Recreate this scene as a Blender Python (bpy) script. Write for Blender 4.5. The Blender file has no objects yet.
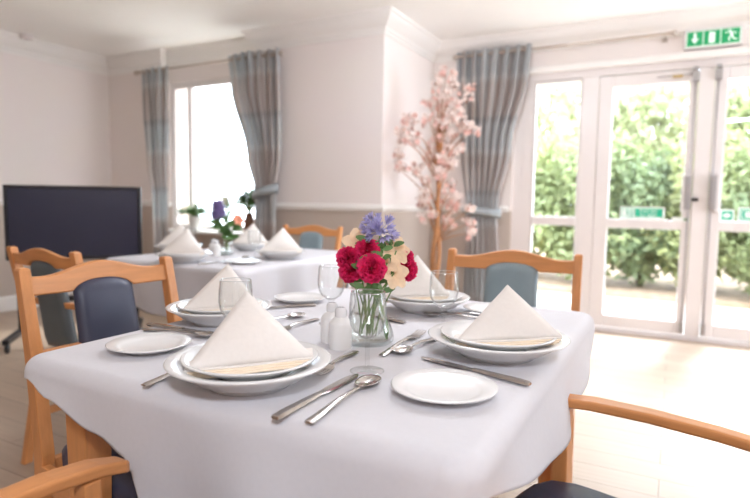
import bpy, bmesh, math, random
import numpy as np
from mathutils import Vector, Matrix
PI = math.pi
R = math.radians
random.seed(7)
C = bpy.context.scene.collection
H = 1.07            # camera height
TZ = 0.755          # cloth surface on the tables

# ------------------------------------------------------------------ materials
def new_mat(name):
    m = bpy.data.materials.new(name); m.use_nodes = True
    nt = m.node_tree; nt.nodes.clear()
    out = nt.nodes.new('ShaderNodeOutputMaterial')
    return m, nt, out
def N(nt, kind, **kw):
    n = nt.nodes.new(kind)
    for k, v in kw.items():
        if k in n.inputs.keys(): n.inputs[k].default_value = v
        else: setattr(n, k, v)
    return n
def L(nt, a, b): nt.links.new(a, b)
def c4(c): return (c[0], c[1], c[2], 1.0)
def srgb(r, g, b):
    f = lambda v: (v/255/12.92 if v/255 <= .04045 else ((v/255+.055)/1.055)**2.4)
    return (f(r), f(g), f(b))

def pbr(name, col, rough=.5, metal=0., var=.04, scale=30., bump=0., bscale=60., stretch=(1,1,1), spec=.5, trans=0., coat=0.):
    """principled with a little noise variation in colour, and optional bump / translucency"""
    m, nt, out = new_mat(name)
    tc = N(nt, 'ShaderNodeTexCoord'); mp = N(nt, 'ShaderNodeMapping'); mp.inputs['Scale'].default_value = stretch
    L(nt, tc.outputs['Object'], mp.inputs['Vector'])
    nz = N(nt, 'ShaderNodeTexNoise', Scale=scale, Detail=4.0); L(nt, mp.outputs[0], nz.inputs['Vector'])
    rp = N(nt, 'ShaderNodeValToRGB')
    rp.color_ramp.elements[0].position = .3; rp.color_ramp.elements[1].position = .7
    rp.color_ramp.elements[0].color = c4([max(0, v*(1-var)) for v in col])
    rp.color_ramp.elements[1].color = c4([min(1, v*(1+var)) for v in col])
    L(nt, nz.outputs['Fac'], rp.inputs['Fac'])
    b = N(nt, 'ShaderNodeBsdfPrincipled', Roughness=rough, Metallic=metal)
    b.inputs['Specular IOR Level'].default_value = spec
    b.inputs['Coat Weight'].default_value = coat
    L(nt, rp.outputs[0], b.inputs['Base Color'])
    if bump:
        n2 = N(nt, 'ShaderNodeTexNoise', Scale=bscale, Detail=3.0); L(nt, mp.outputs[0], n2.inputs['Vector'])
        bp = N(nt, 'ShaderNodeBump', Strength=bump, Distance=.01); L(nt, n2.outputs['Fac'], bp.inputs['Height'])
        L(nt, bp.outputs[0], b.inputs['Normal'])
    last = b.outputs[0]
    if trans:
        t = N(nt, 'ShaderNodeBsdfTranslucent'); L(nt, rp.outputs[0], t.inputs['Color'])
        mx = N(nt, 'ShaderNodeMixShader', Fac=trans); L(nt, last, mx.inputs[1]); L(nt, t.outputs[0], mx.inputs[2]); last = mx.outputs[0]
    L(nt, last, out.inputs[0])
    return m

def wood(name, col, stretch):
    m, nt, out = new_mat(name)
    tc = N(nt, 'ShaderNodeTexCoord'); mp = N(nt, 'ShaderNodeMapping'); mp.inputs['Scale'].default_value = stretch
    L(nt, tc.outputs['Object'], mp.inputs['Vector'])
    nz = N(nt, 'ShaderNodeTexNoise', Scale=9.0, Detail=6.0, Roughness=.6); L(nt, mp.outputs[0], nz.inputs['Vector'])
    rp = N(nt, 'ShaderNodeValToRGB')
    rp.color_ramp.elements[0].position = .25; rp.color_ramp.elements[1].position = .75
    rp.color_ramp.elements[0].color = c4([v*.80 for v in col]); rp.color_ramp.elements[1].color = c4([v*1.12 for v in col])
    L(nt, nz.outputs['Fac'], rp.inputs['Fac'])
    b = N(nt, 'ShaderNodeBsdfPrincipled', Roughness=.38); L(nt, rp.outputs[0], b.inputs['Base Color'])
    L(nt, b.outputs[0], out.inputs[0])
    return m

def glass(name, tint=(1,1,1), refl=.9, f0=.04, rough=.0, edge=1.):
    """thin clear glass: transparent with fresnel reflection"""
    m, nt, out = new_mat(name)
    fc = N(nt, 'ShaderNodeLayerWeight', Blend=.5); pw = N(nt, 'ShaderNodeMath', operation='POWER'); pw.inputs[1].default_value = 3.0; L(nt, fc.outputs['Facing'], pw.inputs[0])
    lw = N(nt, 'ShaderNodeMath', operation='MULTIPLY_ADD'); lw.inputs[1].default_value = .55; lw.inputs[2].default_value = f0; L(nt, pw.outputs[0], lw.inputs[0])
    tr = N(nt, 'ShaderNodeBsdfTransparent', Color=c4(tint)); gl = N(nt, 'ShaderNodeBsdfGlossy', Roughness=rough, Color=c4((1,1,1)))
    pe = N(nt, 'ShaderNodeMath', operation='POWER'); pe.inputs[1].default_value = 4.0; L(nt, fc.outputs['Facing'], pe.inputs[0])
    te = N(nt, 'ShaderNodeMix', data_type='RGBA'); L(nt, pe.outputs[0], te.inputs[0])           # longer path through the glass at the rim
    te.inputs[6].default_value = c4(tint); te.inputs[7].default_value = c4([v*edge for v in tint]); L(nt, te.outputs[2], tr.inputs['Color'])
    ml = N(nt, 'ShaderNodeMath', operation='MULTIPLY'); ml.inputs[1].default_value = refl; L(nt, lw.outputs[0], ml.inputs[0])
    mx = N(nt, 'ShaderNodeMixShader'); L(nt, ml.outputs[0], mx.inputs[0]); L(nt, tr.outputs[0], mx.inputs[1]); L(nt, gl.outputs[0], mx.inputs[2])
    L(nt, mx.outputs[0], out.inputs[0])
    return m

def wall_mat():
    m, nt, out = new_mat('painted_wall_two_tone')
    tc = N(nt, 'ShaderNodeTexCoord'); sp = N(nt, 'ShaderNodeSeparateXYZ'); L(nt, tc.outputs['Object'], sp.inputs[0])
    gt = N(nt, 'ShaderNodeMath', operation='GREATER_THAN'); gt.inputs[1].default_value = 1.0; L(nt, sp.outputs['Z'], gt.inputs[0])
    nz = N(nt, 'ShaderNodeTexNoise', Scale=2.5, Detail=3.0); L(nt, tc.outputs['Object'], nz.inputs['Vector'])
    mx = N(nt, 'ShaderNodeMix', data_type='RGBA'); L(nt, gt.outputs[0], mx.inputs[0])
    mx.inputs[6].default_value = c4(srgb(196,182,171)); mx.inputs[7].default_value = c4(srgb(240,231,227))
    m2 = N(nt, 'ShaderNodeMix', data_type='RGBA', blend_type='MULTIPLY'); m2.inputs[0].default_value = .05
    L(nt, mx.outputs[2], m2.inputs[6]); L(nt, nz.outputs['Color'], m2.inputs[7])
    b = N(nt, 'ShaderNodeBsdfPrincipled', Roughness=.7); L(nt, m2.outputs[2], b.inputs['Base Color'])
    L(nt, b.outputs[0], out.inputs[0]); return m

def floor_mat():
    m, nt, out = new_mat('wood_plank_floor')
    tc = N(nt, 'ShaderNodeTexCoord')
    br = N(nt, 'ShaderNodeTexBrick', Scale=1.0)
    br.inputs['Brick Width'].default_value = 1.25; br.inputs['Row Height'].default_value = .15
    br.inputs['Mortar Size'].default_value = .0015
    br.inputs['Color1'].default_value = c4(srgb(194,172,150)); br.inputs['Color2'].default_value = c4(srgb(178,156,136)); br.inputs['Mortar'].default_value = c4(srgb(118,96,78))
    L(nt, tc.outputs['Object'], br.inputs['Vector'])
    mp = N(nt, 'ShaderNodeMapping'); mp.inputs['Scale'].default_value = (.9, 14, 1); L(nt, tc.outputs['Object'], mp.inputs['Vector'])
    nz = N(nt, 'ShaderNodeTexNoise', Scale=4.0, Detail=6.0); L(nt, mp.outputs[0], nz.inputs['Vector'])
    rp = N(nt, 'ShaderNodeValToRGB'); rp.color_ramp.elements[0].color = (.72,.72,.72,1); rp.color_ramp.elements[1].color = (1.1,1.1,1.1,1)
    L(nt, nz.outputs['Fac'], rp.inputs['Fac'])
    mx = N(nt, 'ShaderNodeMix', data_type='RGBA', blend_type='MULTIPLY'); mx.inputs[0].default_value = .8
    L(nt, br.outputs['Color'], mx.inputs[6]); L(nt, rp.outputs[0], mx.inputs[7])
    b = N(nt, 'ShaderNodeBsdfPrincipled', Roughness=.36); L(nt, mx.outputs[2], b.inputs['Base Color'])
    L(nt, b.outputs[0], out.inputs[0]); return m

def plaid_mat():
    """blue-grey and taupe plaid curtain cloth, driven by the cloth's own UV (u across, v height in metres)"""
    m, nt, out = new_mat('plaid_curtain_cloth')
    uv = N(nt, 'ShaderNodeUVMap'); sp = N(nt, 'ShaderNodeSeparateXYZ'); L(nt, uv.outputs[0], sp.inputs[0])
    def bands(sock, freq, stops):
        ml = N(nt, 'ShaderNodeMath', operation='MULTIPLY'); ml.inputs[1].default_value = freq; L(nt, sock, ml.inputs[0])
        fr = N(nt, 'ShaderNodeMath', operation='FRACT'); L(nt, ml.outputs[0], fr.inputs[0])
        rp = N(nt, 'ShaderNodeValToRGB'); cr = rp.color_ramp
        cr.elements[0].position = stops[0][0]; cr.elements[0].color = c4(stops[0][1])
        cr.elements[1].position = stops[1][0]; cr.elements[1].color = c4(stops[1][1])
        for p_, c_ in stops[2:]:
            e = cr.elements.new(p_); e.color = c4(c_)
        L(nt, fr.outputs[0], rp.inputs['Fac']); return rp.outputs[0]
    blue, taupe, pale, dark = srgb(198,202,204), srgb(203,188,181), srgb(224,223,221), srgb(150,147,149)
    hv = bands(sp.outputs['Y'], 1.55, [(0,taupe),(.28,taupe),(.36,pale),(.42,blue),(.72,blue),(.80,dark),(.86,taupe),(1.,taupe)])
    vv = bands(sp.outputs['X'], 5.0, [(0,blue),(.3,blue),(.42,taupe),(.55,dark),(.62,taupe),(.85,pale),(1.,blue)])
    mx = N(nt, 'ShaderNodeMix', data_type='RGBA'); mx.inputs[0].default_value = .58; L(nt, hv, mx.inputs[6]); L(nt, vv, mx.inputs[7])
    d = N(nt, 'ShaderNodeBsdfPrincipled', Roughness=.75); t = N(nt, 'ShaderNodeBsdfTranslucent')
    L(nt, mx.outputs[2], d.inputs['Base Color']); L(nt, mx.outputs[2], t.inputs['Color'])
    ms = N(nt, 'ShaderNodeMixShader', Fac=.45); L(nt, d.outputs[0], ms.inputs[1]); L(nt, t.outputs[0], ms.inputs[2])
    L(nt, ms.outputs[0], out.inputs[0]); return m

def emis(name, col, s):
    m, nt, out = new_mat(name)
    d = N(nt, 'ShaderNodeBsdfPrincipled', Roughness=.4); d.inputs['Base Color'].default_value = c4(col)
    d.inputs['Emission Color'].default_value = c4(col); d.inputs['Emission Strength'].default_value = s
    L(nt, d.outputs[0], out.inputs[0]); return m

WC = srgb(209,142,86)
M = dict(
    wall=wall_mat(), floor=floor_mat(), plaid=plaid_mat(),
    ceil=pbr('white_ceiling_paint', srgb(250,248,245), .8, var=.01, scale=3),
    trim=pbr('white_gloss_trim', srgb(240,236,232), .4, var=.01, scale=5),
    upvc=pbr('white_door_frame_plastic', srgb(230,223,221), .35, var=.01, scale=5),
    wz=wood('beech_wood_upright', WC, (5,5,.6)), wx=wood('beech_wood_crosswise', WC, (.6,5,5)), wy=wood('beech_wood_lengthwise', WC, (5,.6,5)),
    navy=pbr('navy_vinyl', srgb(58,62,82), .42, var=.06, scale=20, bump=.05, bscale=400),
    teal=pbr('grey_blue_vinyl', srgb(128,144,150), .42, var=.04, scale=20, bump=.05, bscale=400),
    grey=pbr('slate_grey_vinyl', srgb(88,96,100), .42, var=.05, scale=20, bump=.05, bscale=400),
    cloth=pbr('white_linen', srgb(220,218,222), .8, var=.012, scale=120, bump=.22, bscale=5, trans=.08),
    napkin=pbr('ivory_napkin_linen', srgb(246,240,234), .8, var=.015, scale=150, bump=.15, bscale=40, trans=.1),
    hemwarm=pbr('napkin_linen_warm_lit', srgb(247,231,208), .8, var=.03, scale=90),  # beige stands for warm light coming through the folded ivory layers
    china=pbr('white_glazed_china', srgb(232,231,230), .2, var=.006, scale=8, coat=0.),
    shaker=pbr('white_stoneware', srgb(236,234,232), .3, var=.01, scale=20),
    steel=pbr('brushed_steel', srgb(190,184,180), .2, metal=1., var=.06, scale=60),
    chrome=pbr('grey_metal_hardware', srgb(170,166,166), .35, metal=.8, var=.04, scale=40),
    gold=pbr('brass_trim', srgb(196,170,120), .35, metal=.8, var=.05),
    dark=pbr('dark_metal', srgb(40,36,36), .4, metal=.5, var=.1),
    pole=pbr('satin_nickel_pole', srgb(190,178,168), .3, metal=.8, var=.05),
    black=pbr('black_plastic', srgb(26,26,32), .4, var=.08),
    screen=pbr('dark_tv_screen', srgb(44,47,68), .16, var=.05, scale=3),
    glass=glass('clear_glass', (.975,.98,.98), 1.0, edge=.5), pane=glass('window_pane', (.98,.99,.985), .5),
    rimglass=glass('glass_lip', (.93,.94,.94), 1.0, f0=.22, edge=.6), water=glass('clear_water', (.95,.97,.96), .6),
    stem=pbr('green_stem', srgb(106,142,74), .5, var=.15), leaf=pbr('green_leaf', srgb(104,140,84), .5, var=.2, trans=.25),
    crimson=pbr('crimson_petal', srgb(238,46,110), .6, var=.2, scale=60, trans=.2),
    peach=pbr('peach_petal', srgb(246,218,184), .6, var=.08, scale=60, trans=.25),
    violet=pbr('violet_petal', srgb(182,176,216), .6, var=.12, scale=60, trans=.25),
    purple=pbr('deep_purple_petal', srgb(176,160,206), .6, var=.12, scale=60, trans=.2),
    orange=pbr('salmon_petal', srgb(226,150,120), .6, var=.1, scale=60, trans=.25),
    pink=pbr('blossom_pink_petal', srgb(252,236,230), .7, var=.1, scale=40, trans=.35),
    pinkd=pbr('blossom_rose_petal', srgb(248,214,206), .7, var=.1, scale=40, trans=.35),
    budleaf=pbr('brown_bud_leaf', srgb(150,106,84), .6, var=.2),
    bark=pbr('tan_bark', srgb(176,124,82), .7, var=.25, scale=30, bump=.4, bscale=30),
    dbark=pbr('dark_bark', srgb(96,76,62), .8, var=.25, scale=20, bump=.5, bscale=20),
    terra=pbr('brown_pot', srgb(140,100,80), .5, var=.1),
    soil=pbr('dark_soil', srgb(60,48,40), .9, var=.3),
    patio=pbr('pale_paving', srgb(226,220,210), .8, var=.05, scale=6, bump=.1),
    earth=pbr('leaf_litter', srgb(168,142,118), .9, var=.3, scale=8),
    green=emis('lit_sign_green', srgb(10,140,84), .22), signw=emis('lit_sign_white', srgb(220,240,228), .25),
    stick=pbr('white_sticker', srgb(244,250,246), .4, var=.005), stickg=pbr('teal_green_sticker', srgb(40,186,146), .4, var=.01),
    sbox=pbr('sign_housing', srgb(214,208,206), .35, var=.01),
)
for i, (c, t) in enumerate([((166,172,120), .35), ((148,158,112), .35), ((192,196,158), .4), ((124,138,100), .3)]):
    M['fol%d' % i] = pbr('shrub_leaf_%s' % 'abcd'[i], srgb(*c), .5, var=.3, scale=3, trans=t)

# ------------------------------------------------------------------ object helpers
def mesh_obj(name, bm, mat, parent=None, smooth=False, bevel=0., seg=2, angle=None):
    me = bpy.data.meshes.new(name)
    bmesh.ops.recalc_face_normals(bm, faces=bm.faces[:])
    bm.to_mesh(me); bm.free()
    for mm in (mat if isinstance(mat, (list, tuple)) else [mat]): me.materials.append(mm)
    o = bpy.data.objects.new(name, me); C.objects.link(o)
    if parent: o.parent = parent
    if bevel:
        b = o.modifiers.new('bevel', 'BEVEL'); b.width = bevel; b.segments = seg; b.limit_method = 'ANGLE'; b.angle_limit = R(40)
    if smooth:
        me.polygons.foreach_set('use_smooth', [True]*len(me.polygons))
        if angle:
            es = me.edges; bm2 = bmesh.new(); bm2.from_mesh(me)
            for e in bm2.edges:
                if len(e.link_faces) == 2 and e.calc_face_angle(0) > R(angle): e.smooth = False
            bm2.to_mesh(me); bm2.free()
    return o
def raw_obj(name, verts, faces, mat, parent=None, smooth=False):
    me = bpy.data.meshes.new(name); me.from_pydata([tuple(v) for v in verts], [], faces); me.update()
    for mm in (mat if isinstance(mat, (list, tuple)) else [mat]): me.materials.append(mm)
    if smooth: me.polygons.foreach_set('use_smooth', [True]*len(me.polygons))
    o = bpy.data.objects.new(name, me); C.objects.link(o)
    if parent: o.parent = parent
    return o
def tag(o, label=None, cat=None, group=None, kind=None):
    if label: o['label'] = label
    if cat: o['category'] = cat
    if group: o['group'] = group
    if kind: o['kind'] = kind
    return o
def thing(name, label, cat, loc=(0,0,0), rz=0., group=None):
    o = bpy.data.objects.new(name, None); C.objects.link(o); o.empty_display_size = .1
    o.location = loc; o.rotation_euler = (0,0,rz)
    return tag(o, label, cat, group)
def copy_tree(o, parent=None):
    c = o.copy(); C.objects.link(c)
    if parent: c.parent = parent
    for ch in list(o.children): copy_tree(ch, c)
    return c
def struct(name, bm, mat, parent=None, **kw):
    o = mesh_obj(name, bm, mat, parent, **kw)
    if not parent: o['kind'] = 'structure'
    return o
def box(bm, x0, x1, y0, y1, z0, z1, mi=0):
    v = [bm.verts.new((x, y, z)) for z in (z0, z1) for y in (y0, y1) for x in (x0, x1)]
    for f in ((0,2,3,1),(4,5,7,6),(0,1,5,4),(2,6,7,3),(0,4,6,2),(1,3,7,5)):
        bm.faces.new([v[i] for i in f]).material_index = mi
    return bm
def BX(*a): return box(bmesh.new(), *a)
def lathe(bm, prof, n=32, cx=0, cy=0, z0=0, close=True):
    rings = []
    for r, z in prof:
        if r < 1e-6: rings.append([bm.verts.new((cx, cy, z0+z))])
        else: rings.append([bm.verts.new((cx+r*math.cos(2*PI*i/n), cy+r*math.sin(2*PI*i/n), z0+z)) for i in range(n)])
    for a, b in zip(rings[:-1], rings[1:]):
        for i in range(n):
            j = (i+1) % n
            if len(a) == 1 and len(b) == 1: continue
            if len(a) == 1: bm.faces.new((a[0], b[j], b[i]))
            elif len(b) == 1: bm.faces.new((a[i], a[j], b[0]))
            else: bm.faces.new((a[i], a[j], b[j], b[i]))
    return bm
def tube(bm, pts, rad, n=8, cap=True):
    pts = [Vector(p) for p in pts]; rings = []
    rads = rad if isinstance(rad, (list, tuple)) else [rad]*len(pts)
    up = None
    for i, p in enumerate(pts):
        t = (pts[min(i+1, len(pts)-1)]-pts[max(i-1, 0)]).normalized()
        if up is None: up = t.orthogonal().normalized()
        up = (up - t*up.dot(t)).normalized(); s = t.cross(up)
        rings.append([bm.verts.new(p+(up*math.cos(2*PI*k/n)+s*math.sin(2*PI*k/n))*rads[i]) for k in range(n)])
    for a, b in zip(rings[:-1], rings[1:]):
        for k in range(n): bm.faces.new((a[k], a[(k+1) % n], b[(k+1) % n], b[k]))
    if cap: bm.faces.new(rings[0][::-1]); bm.faces.new(rings[-1])
    return bm
def loft(bm, rings, cap=True, closed=True):
    rv = [[bm.verts.new(p) for p in r] for r in rings]; n = len(rv[0])
    for a, b in zip(rv[:-1], rv[1:]):
        for k in range(n if closed else n-1): bm.faces.new((a[k], a[(k+1) % n], b[(k+1) % n], b[k]))
    if cap and closed: bm.faces.new(rv[0][::-1]); bm.faces.new(rv[-1])
    return bm
def prism(bm, poly, y0, y1):
    """polygon in x,z extruded from y0 to y1"""
    a = [bm.verts.new((x, y0, z)) for x, z in poly]; b = [bm.verts.new((x, y1, z)) for x, z in poly]; n = len(poly)
    bm.faces.new(a); bm.faces.new(b[::-1])
    for i in range(n): bm.faces.new((a[i], b[i], b[(i+1) % n], a[(i+1) % n]))
    return bm
def sweep(bm, path, prof):
    """profile (offset into the room, height) swept along a wall line; the room is on the right of the direction of travel"""
    P = [Vector(p) for p in path]; rings = []
    for i, p in enumerate(P):
        ns = []
        if i > 0: d = (P[i]-P[i-1]).normalized(); ns.append(Vector((d.y, -d.x)))
        if i < len(P)-1: d = (P[i+1]-P[i]).normalized(); ns.append(Vector((d.y, -d.x)))
        m = ns[0] if len(ns) == 1 else (ns[0]+ns[1])/(1+ns[0].dot(ns[1]))
        rings.append([(p.x+m.x*o, p.y+m.y*o, z) for o, z in prof])
    return loft(bm, rings)

# ------------------------------------------------------------------ the room
XL, YL, YB, YP, YD = -5.45, 4.10, 4.17, 4.00, 5.03      # left wall, left stretch, window bay, pillar face, door wall
XB0, XB1, XP, XR, CZ = -4.64, -3.30, -2.07, 3.2, 2.53
YF = -2.6
WX0, WX1, WZ0, WZ1 = -4.625, -3.38, .755, 2.235             # window opening
DX0, DX1, DZ = -1.30, 1.92, 2.19                         # door opening
struct('floor', BX(XL-.2, XR, YF, YD+.16, -.1, 0), M['floor'])
struct('ceiling', BX(XL-.2, XR, YF, YD+.2, CZ, CZ+.1), M['ceil'])
struct('wall_left', BX(XL-.2, XL, YF, YL+.3, 0, CZ), M['wall'])
bm = bmesh.new(); box(bm, XL, XB0, YL, YL+.45, 0, CZ)
box(bm, XB0, WX0, YB, YB+.3, 0, CZ); box(bm, WX1, XB1, YB, YB+.3, 0, CZ)
box(bm, WX0, WX1, YB, YB+.3, 0, WZ0-.03); box(bm, WX0, WX1, YB, YB+.3, WZ1, CZ)
struct('wall_window', bm, M['wall'])
struct('wall_pillar', BX(XB1, XP, YP, YD+.16, 0, CZ), M['wall'])
bm = bmesh.new(); box(bm, XP, DX0, YD, YD+.16, 0, CZ); box(bm, DX0, DX1, YD, YD+.16, DZ, CZ); box(bm, DX1, XR, YD, YD+.16, 0, CZ)
struct('wall_door', bm, M['wall'])
struct('wall_rear', BX(XL-.2, XR, YF-.16, YF, 0, CZ), M['wall'])
RY0, RY1 = 3.2, 4.8
bm = bmesh.new(); box(bm, XR, XR+.16, YF, RY0, 0, CZ); box(bm, XR, XR+.16, RY1, YD+.16, 0, CZ); box(bm, XR, XR+.16, RY0, RY1, 0, .5); box(bm, XR, XR+.16, RY0, RY1, 2.25, CZ)
struct('wall_right', bm, M['wall'])
LINE = [(XL, YF), (XL, YL), (XB0, YL), (XB0, YB), (XB1, YB), (XB1, YP), (XP, YP), (XP, YD), (XR, YD)]
corn = [(0, CZ), (.115, CZ), (.115, CZ-.018), (.10, CZ-.026), (.092, CZ-.045), (.07, CZ-.075), (.042, CZ-.10), (.026, CZ-.112), (.026, CZ-.13), (.012, CZ-.14), (.012, CZ-.16), (0, CZ-.16)]
struct('trim_1', sweep(bmesh.new(), LINE, corn), M['trim'])
dado = [(0, .985), (.012, .985), (.016, .995), (.024, 1.005), (.024, 1.022), (.014, 1.032), (.014, 1.04), (0, 1.045)]
skirt = [(0, 0), (.018, 0), (.018, .12), (.008, .14), (0, .14)]
struct('trim_2', sweep(bmesh.new(), LINE[:4]+[(WX0-.02, YB)], dado), M['trim'])
struct('trim_3', sweep(bmesh.new(), [(WX1+.02, YB)]+LINE[4:8]+[(DX0-.02, YD)], dado), M['trim'])
struct('baseboard_left', sweep(bmesh.new(), LINE[:4], skirt), M['trim'])
struct('baseboard_back', sweep(bmesh.new(), LINE[3:8]+[(DX0, YD)], skirt), M['trim'])

# window in the bay: frame, mullions, panes, sill
def framed(bm, x0, x1, z0, z1, y0, y1, t):
    box(bm, x0, x0+t, y0, y1, z0, z1); box(bm, x1-t, x1, y0, y1, z0, z1)
    box(bm, x0+t, x1-t, y0, y1, z0, z0+t); box(bm, x0+t, x1-t, y0, y1, z1-t, z1)
bm = bmesh.new(); framed(bm, WX0, WX1, WZ0, WZ1, YB+.02, YB+.09, .03)
w = struct('window_1', bm, M['upvc'], bevel=.004)
bm = bmesh.new(); framed(bm, WX0+.03, -4.37, WZ0+.03, WZ1-.03, YB+.03, YB+.08, .026); mesh_obj('casement', bm, M['upvc'], w)
bm = bmesh.new(); framed(bm, -4.37, WX1-.03, WZ0+.03, WZ1-.03, YB+.03, YB+.08, .026); mesh_obj('casement', bm, M['upvc'], w)
mesh_obj('pane', BX(WX0+.05, -4.39, YB+.053, YB+.057, WZ0+.05, WZ1-.05), M['pane'], w)
mesh_obj('pane', BX(-4.35, WX1-.05, YB+.053, YB+.057, WZ0+.05, WZ1-.05), M['pane'], w)
struct('trim_4', BX(WX0-.015, WX1+.05, YB-.13, YB+.02, WZ0-.03, WZ0), M['trim'], bevel=.006)        # window sill

# garden doors: frame, two leaves, sidelights
FY0, FY1 = YD+.03, YD+.10
bm = bmesh.new()
box(bm, DX0, DX1, FY0, FY1, 2.125, DZ); box(bm, DX0, DX1, FY0-.01, FY1+.02, 0, .035)
box(bm, DX0, DX0+.17, FY0, FY1, .035, 2.125)                                            # left post
box(bm, -.74, -.605, FY0, FY1, .035, 2.125); box(bm, 1.005, 1.14, FY0, FY1, .035, 2.125)    # posts beside the leaves
box(bm, .112, .218, FY0-.012, FY1-.005, .04, 2.12)                                     # meeting post
box(bm, DX1-.1, DX1, FY0, FY1, .035, 2.125)
struct('trim_5', bm, M['upvc'], bevel=.005)
struct('trim_6', BX(DX0-.06, DX1+.06, YD-.035, YD+.03, DZ-.004, DZ+.05), M['trim'], bevel=.008)   # head board above the doors
def glazed(name, x0, x1, z0, z1, tl, tr, tb, tt, zm):
    bm = bmesh.new(); y0, y1 = FY0-.004, FY1-.012
    box(bm, x0, x0+tl, y0, y1, z0, z1); box(bm, x1-tr, x1, y0, y1, z0, z1)
    box(bm, x0+tl, x1-tr, y0, y1, z0, z0+tb); box(bm, x0+tl, x1-tr, y0, y1, z1-tt, z1)
    box(bm, x0+tl, x1-tr, y0, y1, zm-.04, zm+.035)
    o = struct(name, bm, M['upvc'], bevel=.006)
    for a, b in ((z0+tb, zm-.04), (zm+.035, z1-tt)):
        mesh_obj('pane', BX(x0+tl-.005, x1-tr+.005, YD+.06, YD+.066, a-.005, b+.005), M['pane'], o)
    return o
glazed('window_2', DX0+.172, -.742, .04, 2.12, .012, .012, .09, .02, .925)
glazed('window_3', 1.142, DX1-.102, .04, 2.12, .02, .02, .09, .02, .925)
dl = glazed('door_1', -.60, .108, .045, 2.118, .105, .06, .10, .09, .918)
dr = glazed('door_2', .222, 1.0, .045, 2.118, .085, .105, .10, .09, .918)
def hardware(d, x, sgn):
    hy = FY0-.004
    bm = tube(bmesh.new(), [(x, hy-.012, .07), (x, hy-.012, 2.10)], .005, 8); mesh_obj('bolt_rod', bm, M['chrome'], d, smooth=True)
    mesh_obj('bolt_housing', BX(x-.022, x+.022, hy-.034, hy, 2.02, 2.10), M['chrome'], d, bevel=.004)
    mesh_obj('bolt_keep', BX(x-.018, x+.018, hy-.03, hy, 2.105, 2.135), M['chrome'], d, bevel=.004)
    mesh_obj('bolt_foot', BX(x-.014, x+.014, hy-.028, hy, .06, .15), M['chrome'], d, bevel=.003)
    bm = BX(x-.03*(sgn > 0)-.012*(sgn < 0), x+.012*(sgn > 0)+.03*(sgn < 0), hy-.05, hy, 1.04, 1.30)
    h = mesh_obj('panic_bar_case', bm, M['chrome'], d, bevel=.006)
    mesh_obj('push_pad', BX(x-.052 if sgn > 0 else x+.018, x-.018 if sgn > 0 else x+.052, hy-.045, hy-.004, 1.02, 1.31), M['sbox'], h, bevel=.006)
hardware(dl, .088, 1); hardware(dr, .240, -1)
mesh_obj('latch', BX(.108, .155, FY0-.03, FY0-.012, 1.105, 1.13), M['dark'], dl, bevel=.003)
bm = tube(bmesh.new(), [(-.18, FY0-.02, 2.075), (.07, FY0-.02, 2.085)], .004, 8); a = mesh_obj('stay_arm', bm, M['chrome'], dl, smooth=True)
mesh_obj('stay_block', BX(-.07, .0, FY0-.03, FY0-.004, 2.062, 2.082), M['gold'], dl, bevel=.003)

# ------------------------------------------------------------------ lettering and signs
def text_bm(s, size, x, z, y, depth=.0006, align='CENTER'):
    cu = bpy.data.curves.new('t', 'FONT'); cu.body = s; cu.size = size; cu.align_x = align; cu.align_y = 'CENTER'; cu.extrude = depth
    o = bpy.data.objects.new('t', cu); C.objects.link(o); bpy.context.view_layer.update()
    me = bpy.data.meshes.new_from_object(o.evaluated_get(bpy.context.evaluated_depsgraph_get()))
    bpy.data.objects.remove(o); bm = bmesh.new(); bm.from_mesh(me); bpy.data.meshes.remove(me)
    bmesh.ops.transform(bm, matrix=Matrix.Translation((x, y, z)) @ Matrix.Rotation(PI/2, 4, 'X'), verts=bm.verts)
    return bm
def man(bm, x, z, s, y0, y1):
    """small running figure, s tall, heading left"""
    def q(*pts): prism(bm, [(x+a*s, z+b*s) for a, b in pts], y0, y1)
    q(*[(-.06+.085*math.cos(t*PI/4), .40+.085*math.sin(t*PI/4)) for t in range(8)])
    q((-.10,.30),(.10,.26),(.16,-.02),(.0,-.06))
    q((-.10,.29),(-.30,.18),(-.40,.28),(-.36,.34),(-.29,.26),(-.08,.345))
    q((.10,.27),(.30,.10),(.42,.16),(.40,.22),(.31,.18),(.12,.33))
    q((.0,-.02),(-.16,-.16),(-.12,-.42),(-.03,-.42),(-.06,-.19),(.08,-.07))
    q((.07,-.02),(.17,-.04),(.24,-.24),(.46,-.30),(.44,-.38),(.17,-.31),(.06,-.08))
def arrow_down(bm, x, z, s, y0, y1):
    prism(bm, [(x-.1*s, z+.5*s), (x+.1*s, z+.5*s), (x+.1*s, z), (x+.3*s, z), (x, z-.45*s), (x-.3*s, z), (x-.1*s, z)], y0, y1)

s = thing('exit_sign', 'green illuminated emergency exit box sign on the wall above the garden doors', 'sign', (.183, YD, 2.26))
mesh_obj('housing', BX(-.19, .19, -.045, 0, -.005, .135), M['sbox'], s, bevel=.006)
mesh_obj('sign_face', BX(-.176, .176, -.0475, -.045, .008, .122), M['signw'], s)
pn = bmesh.new()
for a, b in ((-.170, -.066), (-.060, .046), (.052, .170)): box(pn, a, b, -.049, -.0475, .012, .118)
mesh_obj('green_panel', pn, M['green'], s)
pm = bmesh.new(); arrow_down(pm, -.118, .066, .082, -.0502, -.049); mesh_obj('down_arrow', pm, M['signw'], s)
mesh_obj('door_symbol', BX(-.026, .012, -.0502, -.049, .026, .104), M['signw'], s)
pm = bmesh.new(); man(pm, .112, .066, .092, -.0502, -.049); mesh_obj('running_figure', pm, M['signw'], s)
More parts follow.
